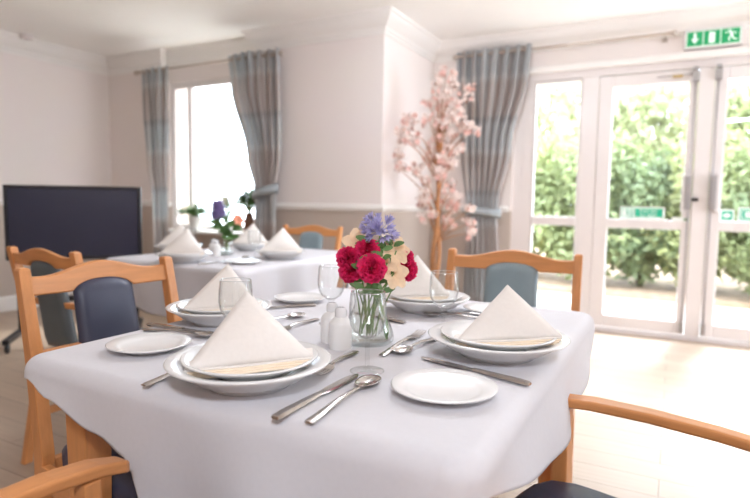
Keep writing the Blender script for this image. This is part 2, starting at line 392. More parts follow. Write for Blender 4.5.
# stickers on the door glass
s = thing('push_bar_sticker', 'long white and green push bar sticker low on the left door pane', 'sign', (-.236, YD+.0585, .957))
mesh_obj('sticker_panel', BX(-.165, .165, -.002, 0, 0, .098), M['stick'], s)
mesh_obj('green_panel', BX(-.055, .15, -.0028, -.002, .016, .086), M['stickg'], s)
t1 = text_bm('Push bar', .038, .047, .067, -.0032); t2 = text_bm('to open', .038, .047, .035, -.0032)
mesh_obj('lettering', t1, M['stick'], s); mesh_obj('lettering', t2, M['stick'], s)
pm = bmesh.new(); framed(pm, -.155, -.065, .012, .09, -.0028, -.002, .005); man(pm, -.112, .05, .062, -.0028, -.002); box(pm, -.085, -.078, -.0028, -.002, .02, .08)
mesh_obj('pictogram', pm, M['stickg'], s)
def small_sign(name, x, w, h, lab, z=.955):
    s = thing(name, lab, 'sign', (x, YD+.0585, z))
    mesh_obj('sticker_panel', BX(-w/2, w/2, -.002, 0, 0, h), M['stick'], s)
    mesh_obj('green_panel', BX(-w/2+.012, w/2-.012, -.0028, -.002, .012, h-.012), M['stickg'], s)
    return s
s = small_sign('push_pad_sticker', .354, .094, .09, 'small square green and white sticker nearest the meeting post on the right door')
pm = bmesh.new(); prism(pm, [(.026*math.cos(t*PI/6), .045+.018*math.sin(t*PI/6)) for t in range(12)], -.0034, -.0028); mesh_obj('pictogram', pm, M['stick'], s)
s = small_sign('fire_door_sticker', .49, .13, .108, 'larger green and white sticker at the right edge of the right door')
pm = bmesh.new(); framed(pm, -.045, .045, .022, .086, -.0034, -.0028, .006); prism(pm, [(.022*math.cos(t*PI/6), .054+.022*math.sin(t*PI/6)) for t in range(12)], -.0034, -.0028); mesh_obj('pictogram', pm, M['stick'], s)
s = thing('latch_sticker', 'tiny pale sticker on the left door rail beneath the handle', 'sign', (.045, FY0-.0045, .945))
mesh_obj('sticker_panel', BX(-.062, .058, -.002, 0, 0, .032), M['stick'], s); mesh_obj('green_panel', BX(.02, .052, -.0026, -.002, .006, .026), M['leaf'], s)

# smoke detector
s = thing('smoke_detector', 'round smoke detector on the ceiling near the left wall', 'smoke detector', (-5.28, 3.14, CZ))
mesh_obj('base', lathe(bmesh.new(), [(0,0),(.055,0),(.055,-.012),(0,-.012)], 24), M['sbox'], s, smooth=True, angle=40)
mesh_obj('cover', lathe(bmesh.new(), [(.048,-.012),(.05,-.03),(.035,-.042),(0,-.042)], 24), M['upvc'], s, smooth=True, angle=40)

# ------------------------------------------------------------------ curtains
def curtain(name, label, keys, ypole, folds, amp, group, flat_w, eyelets=True):
    """keys: (z, x_left, x_right, fold amplitude factor, y offset)"""
    nu, nv = folds*12, 70
    ztop, zbot = keys[0][0], keys[-1][0]
    verts, uvs, faces = [], [], []
    def at(z):
        for a, b in zip(keys[:-1], keys[1:]):
            if a[0] >= z >= b[0]:
                f = (a[0]-z)/(a[0]-b[0]); f = f*f*(3-2*f)
                return [a[i]+(b[i]-a[i])*f for i in range(1, 5)]
        return keys[-1][1:]
    for j in range(nv+1):
        z = ztop+(zbot-ztop)*j/nv; xl, xr, af, yo = at(z)
        for i in range(nu+1):
            u = i/nu; ph = u*folds*2*PI
            y = amp*af*(math.sin(ph)+.25*math.sin(2.3*ph+1.7*z))+yo+.012*math.sin(3*z+u*9)
            x = xl+(xr-xl)*u+.010*af*math.sin(2*ph+z*2)
            verts.append((x, ypole+y, z)); uvs.append((u*flat_w, z))
    for j in range(nv):
        for i in range(nu):
            a = j*(nu+1)+i; faces.append((a, a+1, a+nu+2, a+nu+1))
    t = thing(name, label, 'curtain', ((keys[0][1]+keys[0][2])/2, ypole, 0), 0, group)
    ox, oy = t.location.x, t.location.y
    o = raw_obj('curtain_cloth', [(v[0]-ox, v[1]-oy, v[2]) for v in verts], faces, M['plaid'], t, smooth=True)
    ul = o.data.uv_layers.new(name='UVMap')
    for lp in o.data.loops: ul.data[lp.index].uv = uvs[lp.vertex_index]
    sd = o.modifiers.new('thick', 'SOLIDIFY'); sd.thickness = .004; sd.offset = 0
    return t
DP, WP = YD-.10, YP-.10       # curtain pole lines
G1 = 'plaid curtains'
cA = curtain('curtain', 'plaid blue-grey curtain tied back beside the garden doors', [(2.415,-1.80,-1.13,1.,0),(2.2,-1.80,-1.15,1.,0),(1.55,-1.745,-1.29,.8,0),(1.04,-1.69,-1.39,.45,.0),(.95,-1.69,-1.39,.45,.0),(.5,-1.69,-1.36,.6,0),(.03,-1.70,-1.34,.7,0)], DP, 7, .032, G1, 1.5)
cB = curtain('curtain', 'plaid blue-grey curtain tied back at the right of the far window', [(2.345,-3.57,-3.0,1.,0),(2.1,-3.54,-3.0,1.,0),(1.45,-3.36,-3.0,.7,0),(1.17,-3.29,-3.05,.4,0),(1.08,-3.28,-3.05,.4,0),(.6,-3.30,-3.05,.6,0),(.03,-3.32,-3.05,.7,0)], WP, 6, .032, G1, 1.4)
cC = curtain('curtain', 'plaid blue-grey curtain hanging at the left of the far window', [(2.325,-4.69,-4.31,1.,0),(2.1,-4.68,-4.32,1.,0),(1.4,-4.63,-4.34,.8,0),(1.15,-4.59,-4.35,.5,0),(.9,-4.58,-4.35,.5,0),(.03,-4.60,-4.34,.7,0)], WP, 4, .028, G1, .9)
def ring_row(cur, z, x0, x1, n, y):
    for k in range(n):
        bm = bmesh.new(); cx = x0+(x1-x0)*(k+.5)/n-cur.location.x
        pr = [(math.cos(a*PI/4)*.005+.022, math.sin(a*PI/4)*.005) for a in range(9)]
        rings = []
        for i in range(16):
            a = 2*PI*i/16; rings.append([(cx+s_, r_*math.cos(a), z+r_*math.sin(a)) for r_, s_ in pr[:-1]])
        loft(bm, rings+[rings[0]], cap=False); mesh_obj('eyelet', bm, M['pole'], cur, smooth=True)
ring_row(cA, 2.375, -1.79, -1.15, 7, DP); ring_row(cB, 2.305, -3.56, -3.01, 6, WP); ring_row(cC, 2.285, -4.68, -4.32, 4, WP)
def tieback(x0, x1, z0, z1, y, label):
    bm = bmesh.new(); n = 28; rings = []
    cx, a_ = (x0+x1)/2, (x1-x0)/2
    for i in range(n):
        t = 2*PI*i/n; x = cx+a_*math.cos(t); yy = y+.052*math.sin(t); zz = z0+(z1-z0)*(x-x0)/(x1-x0)
        hw = .038+.006*math.cos(t)
        rings.append([(x, yy, zz-hw), (x+.006*math.cos(t), yy+.006*math.sin(t), zz), (x, yy, zz+hw), (x-.003*math.cos(t), yy-.003*math.sin(t), zz)])
    loft(bm, rings+[rings[0]], cap=False)
    return tag(mesh_obj('curtain_tieback', bm, M['tie'], smooth=True), label, 'curtain tieback', 'curtain tiebacks')
M['tie'] = pbr('blue_grey_tie_cloth', srgb(172,180,184), .75, var=.08, scale=14)
tieback(-1.715, -1.365, 1.005, .975, DP, 'blue-grey cloth tieback around the curtain beside the garden doors')
tieback(-3.305, -3.03, 1.10, 1.17, WP, 'blue-grey cloth tieback around the curtain right of the far window')
def curtain_pole(label, x0, x1, z, y, wally, brackets, right_end=True):
    t = thing('curtain_pole', label, 'curtain pole', ((x0+x1)/2, y, z), 0, 'curtain poles'); cx = (x0+x1)/2
    mesh_obj('rod', tube(bmesh.new(), [(x0-cx, 0, 0), (x1-cx, 0, 0)], .012, 12), M['pole'], t, smooth=True, angle=50)
    for xe, sg in ((x0-cx, -1), (x1-cx, 1)):
        bm = lathe(bmesh.new(), [(0,.05),(.012,.047),(.022,.03),(.022,.018),(.014,.006),(.016,0),(.016,-.02),(0,-.02)], 16)
        bmesh.ops.transform(bm, matrix=Matrix.Translation((xe, 0, 0)) @ Matrix.Rotation(sg*PI/2, 4, 'Y'), verts=bm.verts)
        mesh_obj('finial', bm, M['pole'], t, smooth=True, angle=50)
    for xb in brackets:
        bm = tube(bmesh.new(), [(xb-cx, 0, -.012), (xb-cx, wally-y, -.012)], .007, 8); box(bm, xb-cx-.02, xb-cx+.02, wally-y-.008, wally-y, -.04, .02)
        mesh_obj('bracket', bm, M['pole'], t)
    return t
curtain_pole('long nickel curtain pole above the garden doors', -1.80, -.10, 2.375, DP, YD, (-1.75, -.14))
curtain_pole('nickel curtain pole across the far window', -4.75, -3.02, 2.30, WP, YP, (-3.10,))
curtain_pole('end of a second nickel curtain pole right of the exit sign', .47, 2.6, 2.395, DP, YD, (.56, 2.5))

# ------------------------------------------------------------------ furniture
def make_chair(label, x, y, rz, w=.44, pad='teal', hs=1., arms=False, group='beech dining chairs with arched padded backs'):
    t = thing('dining_chair', label, 'chair', (x, y, 0), rz, group)
    zt = .895*hs
    def ry(z):                                   # y of the back at height z
        pts = [(0,-.285),(.25*hs,-.238),(.45*hs,-.228),(.68*hs,-.262),(zt,-.31)]
        for (a, ya), (b, yb) in zip(pts[:-1], pts[1:]):
            if z <= b: f = (z-a)/(b-a); return ya+(yb-ya)*f
        return pts[-1][1]
    for sx in (-1, 1):
        rings = []
        for z, tx, ty in ((0,.014,.018),(.03,.014,.017),(.25*hs,.015,.02),(.45*hs,.0155,.022),(.68*hs,.015,.019),(.86*hs,.014,.016),(zt-.006,.014,.0155),(zt,.010,.011)):
            cx, cy = sx*w/2, ry(z)
            rings.append([(cx-tx, cy-ty, z), (cx+tx, cy-ty, z), (cx+tx, cy+ty, z), (cx-tx, cy+ty, z)])
        mesh_obj('back_post', loft(bmesh.new(), rings), M['wz'], t, bevel=.003)
    hw, pw = w/2-.012, .090*w/.44
    def topz(x): k = abs(x)/hw; return (.866+.006*k*k)*hs+(.032*.5*(1+math.cos(PI*min(1, k/.86))))
    def botz(x):
        k = abs(x)/pw
        return (.822*hs if k >= 1 else .822*hs+.028*math.sqrt(max(0, 1-k*k))**1.1)+.004*(abs(x)/hw)
    bm = bmesh.new(); n = 48; rings = []
    for i in range(n+1):
        xx = -hw+2*hw*i/n; bow = -.012*(1-(xx/hw)**2)
        zb, zt_ = botz(xx), topz(xx); yb, yt = ry(zb)+bow, ry(zt_)+bow
        rings.append([(xx, yb-.011, zb), (xx, yb+.011, zb), (xx, yt+.011, zt_), (xx, yt-.011, zt_)])
    mesh_obj('top_rail', loft(bm, rings), M['wx'], t, bevel=.004, smooth=True, angle=35)
    bm = bmesh.new(); rings = []
    for i in range(13):
        xx = -hw+2*hw*i/12; bow = -.010*(1-(xx/hw)**2); a, b = .668*hs, .692*hs
        rings.append([(xx, ry(a)+bow-.009, a), (xx, ry(a)+bow+.009, a), (xx, ry(b)+bow+.009, b), (xx, ry(b)+bow-.009, b)])
    mesh_obj('lower_rail', loft(bm, rings), M['wx'], t, bevel=.003)
    # padded splat with an arched head
    bm = bmesh.new(); nu, nv = 18, 20; z0 = .50*hs
    def g(u, v, side):
        e = 1+.10*(1-v); xx = (u*2-1)*pw*e; kx = min(1, abs(u*2-1)*.999)
        zz = z0+(botz((u*2-1)*pw*.995)+.003-z0)*v
        ed = min(1., 6*min(u, 1-u))*min(1., 8*min(v, 1-v)); ed = math.sqrt(max(0., 1-(1-ed)**2))
        return (xx, ry(zz)-.006+side*(.004+.017*ed), zz)
    for side in (-1, 1):
        gv = [[bm.verts.new(g(i/nu, j/nv, side)) for i in range(nu+1)] for j in range(nv+1)]
        for j in range(nv):
            for i in range(nu): bm.faces.new((gv[j][i], gv[j][i+1], gv[j+1][i+1], gv[j+1][i]))
        if side == -1: g0 = gv
    per = lambda q: [q[0][i] for i in range(nu+1)]+[q[j][nu] for j in range(1, nv+1)]+[q[nv][i] for i in range(nu-1, -1, -1)]+[q[j][0] for j in range(nv-1, 0, -1)]
    a, b = per(g0), per(gv)
    for i in range(len(a)): bm.faces.new((a[i], a[(i+1) % len(a)], b[(i+1) % len(a)], b[i]))
    mesh_obj('back_pad', bm, M[pad], t, smooth=True)
    # seat
    bm = bmesh.new(); nn = 40; rings = []
    for ins, zz in ((.012,.425),(0,.432),(0,.452),(.006,.464),(.02,.472),(.07,.478),(.14,.480)):
        rg = []
        for i in range(nn):
            a = 2*PI*i/nn; ca, sa = math.cos(a), math.sin(a)
            k = 1/((abs(ca)**6+abs(sa)**6)**(1/6))
            wy = (.235-ins); wx = (w/2+.005-ins)*(1+.06*sa*k)
            rg.append((ca*k*wx, .01+sa*k*wy, zz*hs+(.02 if arms and zz > .43 else 0)))
        rings.append(rg)
    mesh_obj('seat', loft(bm, rings), M['navy' if pad == 'navy' else pad], t, smooth=True, angle=60)
    fx = w/2+.006
    for sx in (-1, 1):
        top = .638 if arms else .43*hs
        ax = fx+.012 if arms else fx
        mesh_obj('front_leg', loft(bmesh.new(), [[(sx*ax-k, .205-k, z), (sx*ax+k, .205-k, z), (sx*ax+k, .205+k, z), (sx*ax-k, .205+k, z)] for z, k in ((0,.013),(.3,.016),(.45,.017),(top,.014))]), M['wz'], t, bevel=.003)
        mesh_obj('side_rail', BX(sx*fx-.010, sx*fx+.010, -.22, .19, .365*hs, .425*hs), M['wy'], t, bevel=.002)
        mesh_obj('stretcher', BX(sx*fx-.009, sx*fx+.009, -.24, .19, .17, .20), M['wy'], t, bevel=.002)
    mesh_obj('front_rail', BX(-fx+.015, fx-.015, .195, .217, .365*hs, .425*hs), M['wx'], t, bevel=.002)
    mesh_obj('back_rail', BX(-w/2+.012, w/2-.012, -.25, -.228, .365*hs, .425*hs), M['wx'], t, bevel=.002)
    if arms:
        for sx in (-1, 1):
            rings = []; pts = [(-.265,.646,0,.016),(-.2,.652,.012,.017),(-.08,.657,.022,.019),(.04,.658,.028,.021),(.15,.655,.028,.023),(.22,.648,.024,.023),(.262,.638,.02,.020),(.272,.634,.018,.014)]
            for yy, zz, ox, hw_ in pts:
                cx = sx*(w/2+ox); rings.append([(cx-hw_, yy, zz-.010), (cx+hw_, yy, zz-.010), (cx+hw_, yy, zz+.011), (cx-hw_, yy, zz+.011)])
            mesh_obj('armrest', loft(bmesh.new(), rings), M['wy'], t, bevel=.006, seg=3)
    return t
def facing(dx, dy): return math.atan2(-dx, dy)
make_chair('beech chair with navy padded back at the left side of the near table', -1.073, .963, facing(.99,-.12), .40, 'navy')
make_chair('beech chair with grey-blue padded back behind the near table, facing the camera', -.497, 1.75, facing(.07,-1), .457, 'teal')
make_chair('beech chair with a slate grey back pulled out in front of the television', -2.06, 1.56, 0, .385, 'grey', .98)
make_chair('beech chair with a grey-blue back behind the far table, against the pillar wall', -2.235, 2.96, PI, .46, 'teal')
make_chair('beech armchair right of the near table, navy seat and one long arm showing', -.040, .940, facing(-.976,.216), .46, 'navy', 1., True)
make_chair('beech armchair at bottom left, only its curved arm showing under the cloth', -.515, .322, 0, .48, 'navy', 1., True)
make_chair('beech chair glimpsed behind the bouquet at the right end of the far table', -1.665, 2.25, facing(-.885,-.466), .42, 'grey')

def make_table(label, cx, cy, wx, wy):
    t = thing('dining_table', label, 'table', (cx, cy, 0), 0, 'rectangular dining tables')
    mesh_obj('tabletop', BX(-wx/2, wx/2, -wy/2, wy/2, .715, .745), M['wx'], t, bevel=.01)
    for sx in (-1, 1):
        for sy in (-1, 1):
            x, y = sx*(wx/2-.055), sy*(wy/2-.055)
            mesh_obj('leg', loft(bmesh.new(), [[(x-k, y-k, z), (x+k, y-k, z), (x+k, y+k, z), (x-k, y+k, z)] for z, k in ((0,.024),(.715,.032))]), M['wz'], t, bevel=.004)
    for s_ in (-1, 1):
        mesh_obj('apron', BX(-wx/2+.08, wx/2-.08, s_*(wy/2-.06)-.01, s_*(wy/2-.06)+.01, .63, .715), M['wx'], t)
        mesh_obj('apron', BX(s_*(wx/2-.06)-.01, s_*(wx/2-.06)+.01, -wy/2+.08, wy/2-.08, .63, .715), M['wy'], t)
    return t
def make_cloth(label, cx, cy, wx, wy, drop, ztop=TZ, flare=lambda k: 0):
    """drop(side, s): overhang of each side at s in -1..1; sides 0 front, 1 right, 2 back, 3 left"""
    rc, rb = .022, .030
    hx, hy = wx/2+.004, wy/2+.004
    per = []
    def arc(ax, ay, a0, k0):
        for i in range(1, 7):
            a = a0+PI/2*i/7; per.append((ax+rc*math.cos(a), ay+rc*math.sin(a), math.cos(a), math.sin(a), k0+i/7))
    n = 44
    for i in range(n+1): s = -1+2*i/n; per.append((s*(hx-rc), -hy, 0, -1, ('s', 0, s)))
    arc(hx-rc, -hy+rc, -PI/2, 0)
    for i in range(n+1): s = -1+2*i/n; per.append((hx, s*(hy-rc), 1, 0, ('s', 1, s)))
    arc(hx-rc, hy-rc, 0, 1)
    for i in range(n+1): s = -1+2*i/n; per.append((-s*(hx-rc), hy, 0, 1, ('s', 2, s)))
    arc(-hx+rc, hy-rc, PI/2, 2)
    for i in range(n+1): s = -1+2*i/n; per.append((-hx, -s*(hy-rc), -1, 0, ('s', 3, s)))
    arc(-hx+rc, -hy+rc, PI, 3)
    m = len(per); rings = []
    def ov(q):
        k = q[4]
        if isinstance(k, tuple): return drop(k[1], k[2])
        sd = int(k); f = k-sd
        return drop(sd, 1)*(1-f)+drop((sd+1) % 4, -1)*f
    for ks in (.5, .8, .93, .98):
        rings.append([(x*ks, y*ks, ztop) for x, y, nx, ny, k in per])
    for j in range(0, 25):
        f = j/24; ring = []
        for i, q in enumerate(per):
            x, y, nx, ny, k = q; a = ov(q)*f; ph = a/rb
            if ph < PI/2: o, d = rb*math.sin(ph), rb*(1-math.cos(ph))
            else: ex = a-rb*PI/2; o, d = rb+ex*(.05+flare(k)), rb+ex
            wv = max(0, d-.03)*(.10*math.sin(i*.21+1.3)+.06*math.sin(i*.47+.4))
            ring.append((x+nx*(o+wv), y+ny*(o+wv), ztop-d))
        rings.append(ring)
    bm = bmesh.new(); rv = [[bm.verts.new(p) for p in r] for r in rings]
    for a, b in zip(rv[:-1], rv[1:]):
        for k in range(m): bm.faces.new((a[k], a[(k+1) % m], b[(k+1) % m], b[k]))
    bm.faces.new(rv[0])
    o = mesh_obj('tablecloth', bm, M['cloth'], smooth=True)
    o.location = (cx, cy, 0)
    sd = o.modifiers.new('thick', 'SOLIDIFY'); sd.thickness = .003; sd.offset = -1
    return tag(o, label, 'tablecloth', 'white tablecloths')
TX, TY = -.664, 1.19
def drop1(side, s):
    if side == 0:                                  # front, left to right
        x = s
        for (a, da), (b, db) in zip(PT[:-1], PT[1:]):
            if a <= x <= b: f = (x-a)/(b-a); f = f*f*(3-2*f); return da+(db-da)*f
    if side == 1: return .06+.095*(1-((s+.05)/1.05)**2)
    if side == 2: return .05+.12*(1-s*s)
    return .06+.10*(1-s*s)
PT = [(-1.01,.055),(-.85,.08),(-.55,.125),(-.36,.15),(-.22,.25),(.2,.42),(.65,.44),(.93,.26),(1.01,.12)]
make_table('near dining table under the large white tablecloth', TX, TY, .86, 1.06)
make_cloth('white tablecloth on the near table, its corner hanging low at the front', TX, TY, .885, 1.06, drop1, flare=lambda k: .22*(1-k[2]**2) if isinstance(k, tuple) and k[1] == 1 else 0)
UX, UY = -2.17, 2.48
make_table('far dining table by the window under a white tablecloth', UX, UY, .88, 1.08)
make_cloth('white tablecloth on the far table by the window', UX, UY, .88, 1.08, lambda sd, s: .16+.12*(1-s*s))

# ------------------------------------------------------------------ tableware
def pasta_bowl(label, x, y, r=.14):
    k = r/.14
    pr = [(0,.006),(.058,.006),(.062,0),(.072,0),(.074,.006),(.098,.016),(.118,.030),(.139,.040),(.141,.0425),(.138,.0445),(.114,.0385),(.098,.026),(.08,.016),(.06,.0125),(0,.012)]
    t = mesh_obj('dinner_bowl', lathe(bmesh.new(), [(a*k, b) for a, b in pr], 64), M['china'], smooth=True); t.location = (x, y, TZ)
    return tag(t, label, 'bowl', 'wide-rimmed white bowls')
def top_plate(label, x, y, r=.113):
    k = r/.113
    pr = [(0,.022),(.05,.022),(.052,.019),(.06,.019),(.064,.024),(.085,.032),(.113,.046),(.1145,.048),(.112,.0495),(.084,.0365),(.07,.030),(0,.029)]
    t = mesh_obj('plate', lathe(bmesh.new(), [(a*k, b) for a, b in pr], 64), M['china'], smooth=True); t.location = (x, y, TZ)
    return tag(t, label, 'plate', 'white plates stacked in the bowls')
def side_plate(label, x, y, r=.087):
    k = r/.087
    pr = [(0,.003),(.045,.003),(.047,0),(.054,0),(.058,.004),(.087,.0135),(.088,.015),(.086,.0165),(.062,.009),(.054,.0065),(0,.006)]
    t = mesh_obj('side_plate', lathe(bmesh.new(), [(a*k, b) for a, b in pr], 56), M['china'], smooth=True); t.location = (x, y, TZ)
    return tag(t, label, 'side plate', 'small white side plates')
def napkin(label, x, y, rz, s=1., hz=1., ax=0., z=.038):
    """standing pyramid fold: broad front face, two flaps behind, stacked hem folds at the foot"""
    t = thing('folded_napkin', label, 'napkin', (x, y, TZ+z), rz, 'ivory pyramid napkins')
    A = Vector((.004+ax, .012, .105*hz)); Lp = Vector((-.093, -.054, .001)); Rp = Vector((.092, -.040, .012)); B = Vector((.006, .085, .0))
    def sheet(bm, P, Q, T, bulge, nrm, n=14):
        vs = {}
        for i in range(n+1):
            for j in range(n+1-i):
                a, b = i/n, j/n; c = 1-a-b
                p = P*c+Q*a+T*b; p = p+nrm*bulge*27*a*b*c
                vs[i, j] = bm.verts.new(p*s)
        for i in range(n):
            for j in range(n-i):
                bm.faces.new((vs[i, j], vs[i+1, j], vs[i, j+1]))
                if i+j < n-1: bm.faces.new((vs[i+1, j], vs[i+1, j+1], vs[i, j+1]))
    def sol(o, th=.0022):
        m = o.modifiers.new('thick', 'SOLIDIFY'); m.thickness = th; m.offset = 0; return o
    bm = bmesh.new(); sheet(bm, Lp, Rp, A, .011, Vector((0,-1,.3))); sol(mesh_obj('front_face', bm, M['napkin'], t, smooth=True))
    bm = bmesh.new(); sheet(bm, B, Lp+Vector((.004,.004,-.004)), A, .006, Vector((-1,.5,.2))); sol(mesh_obj('side_flap', bm, M['napkin'], t, smooth=True))
    bm = bmesh.new(); sheet(bm, Rp+Vector((-.004,.004,-.004)), B, A, .006, Vector((1,.5,.2))); sol(mesh_obj('side_flap', bm, M['napkin'], t, smooth=True))
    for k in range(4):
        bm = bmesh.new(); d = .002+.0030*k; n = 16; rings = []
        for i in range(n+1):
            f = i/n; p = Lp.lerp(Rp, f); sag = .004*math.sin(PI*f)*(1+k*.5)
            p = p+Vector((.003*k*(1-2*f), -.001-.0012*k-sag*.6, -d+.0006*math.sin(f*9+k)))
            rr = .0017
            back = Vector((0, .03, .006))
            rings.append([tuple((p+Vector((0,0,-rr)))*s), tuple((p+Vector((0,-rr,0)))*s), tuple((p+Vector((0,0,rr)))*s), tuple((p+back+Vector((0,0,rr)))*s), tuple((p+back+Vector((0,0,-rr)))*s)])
        mesh_obj('hem_fold', loft(bm, rings), M['hemwarm'] if k else M['napkin'], t, smooth=True, angle=50)
    return t
def wine_glass(label, x, y, s=1.):
    t = thing('wine_glass', label, 'wine glass', (x, y, TZ), 0, 'clear wine glasses')
    k = s
    ft = [(0,.0052),(.008,.005),(.016,.0035),(.028,.0018),(.0312,.0006)]
    mesh_obj('foot', lathe(bmesh.new(), [(a*k, b*k) for a, b in ft], 40), M['glass'], t, smooth=True)
    st = [(.006,.004),(.0042,.012),(.0036,.035),(.0042,.055),(.009,.064)]
    mesh_obj('stem', lathe(bmesh.new(), [(a*k, b*k) for a, b in st], 24), M['glass'], t, smooth=True)
    bw = [(0,.062),(.012,.064),(.024,.072),(.032,.086),(.0352,.103),(.0345,.125),(.0322,.148),(.0312,.1495),(.0306,.148),(.0328,.125),(.0335,.103),(.0304,.087),(.023,.074),(.012,.066),(0,.064)]
    for nm_, rr_, zz_, th_ in (('rim', .0312, .149, .0009), ('foot_rim', .0312, .0008, .0007)):
        bm = bmesh.new(); rings = []
        for i in range(48):
            a = 2*PI*i/48; rings.append([((rr_+th_*math.cos(b*PI/3))*math.cos(a)*k, (rr_+th_*math.cos(b*PI/3))*math.sin(a)*k, (zz_+th_*math.sin(b*PI/3))*k) for b in range(6)])
        loft(bm, rings+[rings[0]], cap=False); mesh_obj(nm_, bm, M['rimglass'], t, smooth=True)
    mesh_obj('glass_bowl', lathe(bmesh.new(), [(a*k, b*k) for a, b in bw], 48), M['glass'], t, smooth=True)
    return t
# cutlery: built along local +Y, handle end at the origin
def strip(rows, closed_z=True):
    """rows: (y, half width, z centre, half thickness, sag)"""
    rings = []
    for y, hw, z, th in rows: rings.append([(-hw, y, z), (-hw*.6, y, z+th), (hw*.6, y, z+th), (hw, y, z), (hw*.6, y, z-th), (-hw*.6, y, z-th)])
    return loft(bmesh.new(), rings)
def make_knife(label, ln=.24):
    t = thing('table_knife', label, 'knife', (0,0,0), 0, 'steel table knives'); k = ln/.24
    mesh_obj('handle', strip([(0,.007,.004,.0025),(.004,.0095,.004,.0034),(.02,.0098,.0045,.0038),(.09,.0078,.0045,.0034),(.115,.006,.0045,.003)]), M['steel'], t, smooth=True, angle=35)
    mesh_obj('blade', strip([(.113,.0058,.0042,.0022),(.125,.0085,.004,.0014),(.15,.0105,.004,.0011),(.2,.0108,.0038,.0009),(.225,.009,.0036,.0007),(.238,.004,.0034,.0004),(.24,.001,.0034,.0003)]), M['steel'], t, smooth=True, angle=35)
    t.scale = (1, k, 1); return t
def make_spoon(label, ln=.20):
    t = thing('dessert_spoon', label, 'spoon', (0,0,0), 0, 'steel spoons'); k = ln/.20
    mesh_obj('handle', strip([(0,.006,.003,.0012),(.004,.0085,.003,.0016),(.03,.008,.0045,.0018),(.08,.005,.009,.0018),(.125,.0035,.0085,.002),(.143,.0042,.0065,.002)]), M['steel'], t, smooth=True, angle=50)
    bm = bmesh.new(); nr, na = 8, 28; top, bot = [], []
    for i in range(nr+1):
        f = i/nr; dz = .0085*(1-f*f)
        rt, rb = [], []
        for a in range(na):
            th = 2*PI*a/na; sy = .029*(1+.12*math.sin(th)*-1); x, y = .0195*f*math.cos(th), .171+sy*f*math.sin(th)
            z = .0105-dz
            rt.append((x, y, z)); rb.append((x*1.03, .171+(y-.171)*1.03, z-.0012))
        top.append(rt); bot.append(rb)
    loft(bm, [r for r in top[1:]]+[r for r in bot[1:]][::-1], cap=True)
    mesh_obj('spoon_bowl', bm, M['steel'], t, smooth=True)
    t.scale = (1, k, 1); return t
def make_fork(label, ln=.20):
    t = thing('table_fork', label, 'fork', (0,0,0), 0, 'steel forks'); k = ln/.20
    mesh_obj('handle', strip([(0,.006,.003,.0012),(.004,.0085,.003,.0016),(.03,.008,.0045,.0018),(.08,.005,.009,.0018),(.115,.0035,.009,.002),(.128,.006,.0075,.0018)]), M['steel'], t, smooth=True, angle=50)
    bm = bmesh.new()
    def add(rows, ox):
        rings = [[(ox-hw, y, z-th), (ox+hw, y, z-th), (ox+hw, y, z+th), (ox-hw, y, z+th)] for y, hw, z, th in rows]; loft(bm, rings)
    add([(.126,.006,.0075,.0012),(.137,.0115,.0055,.0011),(.15,.0125,.004,.001)], 0)
    for q in (-1.5, -.5, .5, 1.5): add([(.149,.0022,.004,.001),(.17,.002,.0035,.0009),(.19,.0016,.006,.0008),(.2,.0009,.0078,.0005)], q*.0066)
    mesh_obj('fork_head', bm, M['steel'], t)
    t.scale = (1, k, 1); return t
def lay(o, a, b, z=TZ):
    """handle end at a, pointing towards b"""
    o.location = (a[0], a[1], z+.0005); o.rotation_euler = (0, 0, math.atan2(-(b[0]-a[0]), b[1]-a[1])); return o
PK, PS, PF = None, None, None
def knife(lab, a, b, ln=.24):
    global PK
    o = make_knife(lab, ln) if PK is None else copy_tree(PK); PK = PK or o; o['label'] = lab; o.scale = (1, ln/.24, 1); return lay(o, a, b)
def spoon(lab, a, b, ln=.20):
    global PS
    o = make_spoon(lab, ln) if PS is None else copy_tree(PS); PS = PS or o; o['label'] = lab; o.scale = (1, ln/.20, 1); return lay(o, a, b)
def fork(lab, a, b, ln=.20):
    global PF
    o = make_fork(lab, ln) if PF is None else copy_tree(PF); PF = PF or o; o['label'] = lab; o.scale = (1, ln/.20, 1); return lay(o, a, b)

NEAR = [('nearest the camera on the near table', -.633, .738, R(37), .139, 1.12, 1.0, -.014, -.004), ('at the right side of the near table', -.312, 1.135, R(24), .143, 1.15, .88, .0, .012),
        ('at the left side of the near table', -1.02, 1.075, R(30), .131, 1.05, 1., 0., .008), ('behind the glass vase on the near table', -.63, 1.50, R(20), .13, 1.12, 1.02, 0., -.038)]
for wh, x, y, rz, r, s, hz, ax, dx in NEAR:
    pasta_bowl('wide-rimmed white bowl '+wh, x, y, r); top_plate('white plate stacked in the bowl '+wh, x, y+.002, r*.82)
    napkin('ivory pyramid napkin '+wh, x+dx, y+.012, rz, s, hz, ax)
FAR = [('at the front of the far table', -2.15, 2.02, R(25)), ('at the right end of the far table', -1.86, 2.42, R(30)),
       ('at the back of the far table by the curtain', -2.32, 2.72, R(25)), ('at the left end of the far table', -2.56, 2.36, R(30))]
for wh, x, y, rz in FAR:
    pasta_bowl('wide-rimmed white bowl '+wh, x, y, .135); top_plate('white plate stacked in the bowl '+wh, x, y, .112); napkin('ivory pyramid napkin '+wh, x, y+.01, rz, 1.22)
side_plate('white side plate at the front right of the near table', -.322, .856, .087)
side_plate('white side plate at the front left of the near table', -.956, .80, .083)
side_plate('white side plate at the back left of the near table', -1.02, 1.425, .08)
side_plate('white side plate at the back right of the near table behind a wine glass', -.45, 1.57, .08)
side_plate('white side plate at the front right of the far table', -1.86, 2.13, .087)
side_plate('white side plate at the far left of the far table, half hidden by napkins', -2.32, 2.46, .08)
wine_glass('clear wine glass in front of the vase, beside the front place', -.49, .898)
wine_glass('clear wine glass at the left place of the near table', -.796, .885)
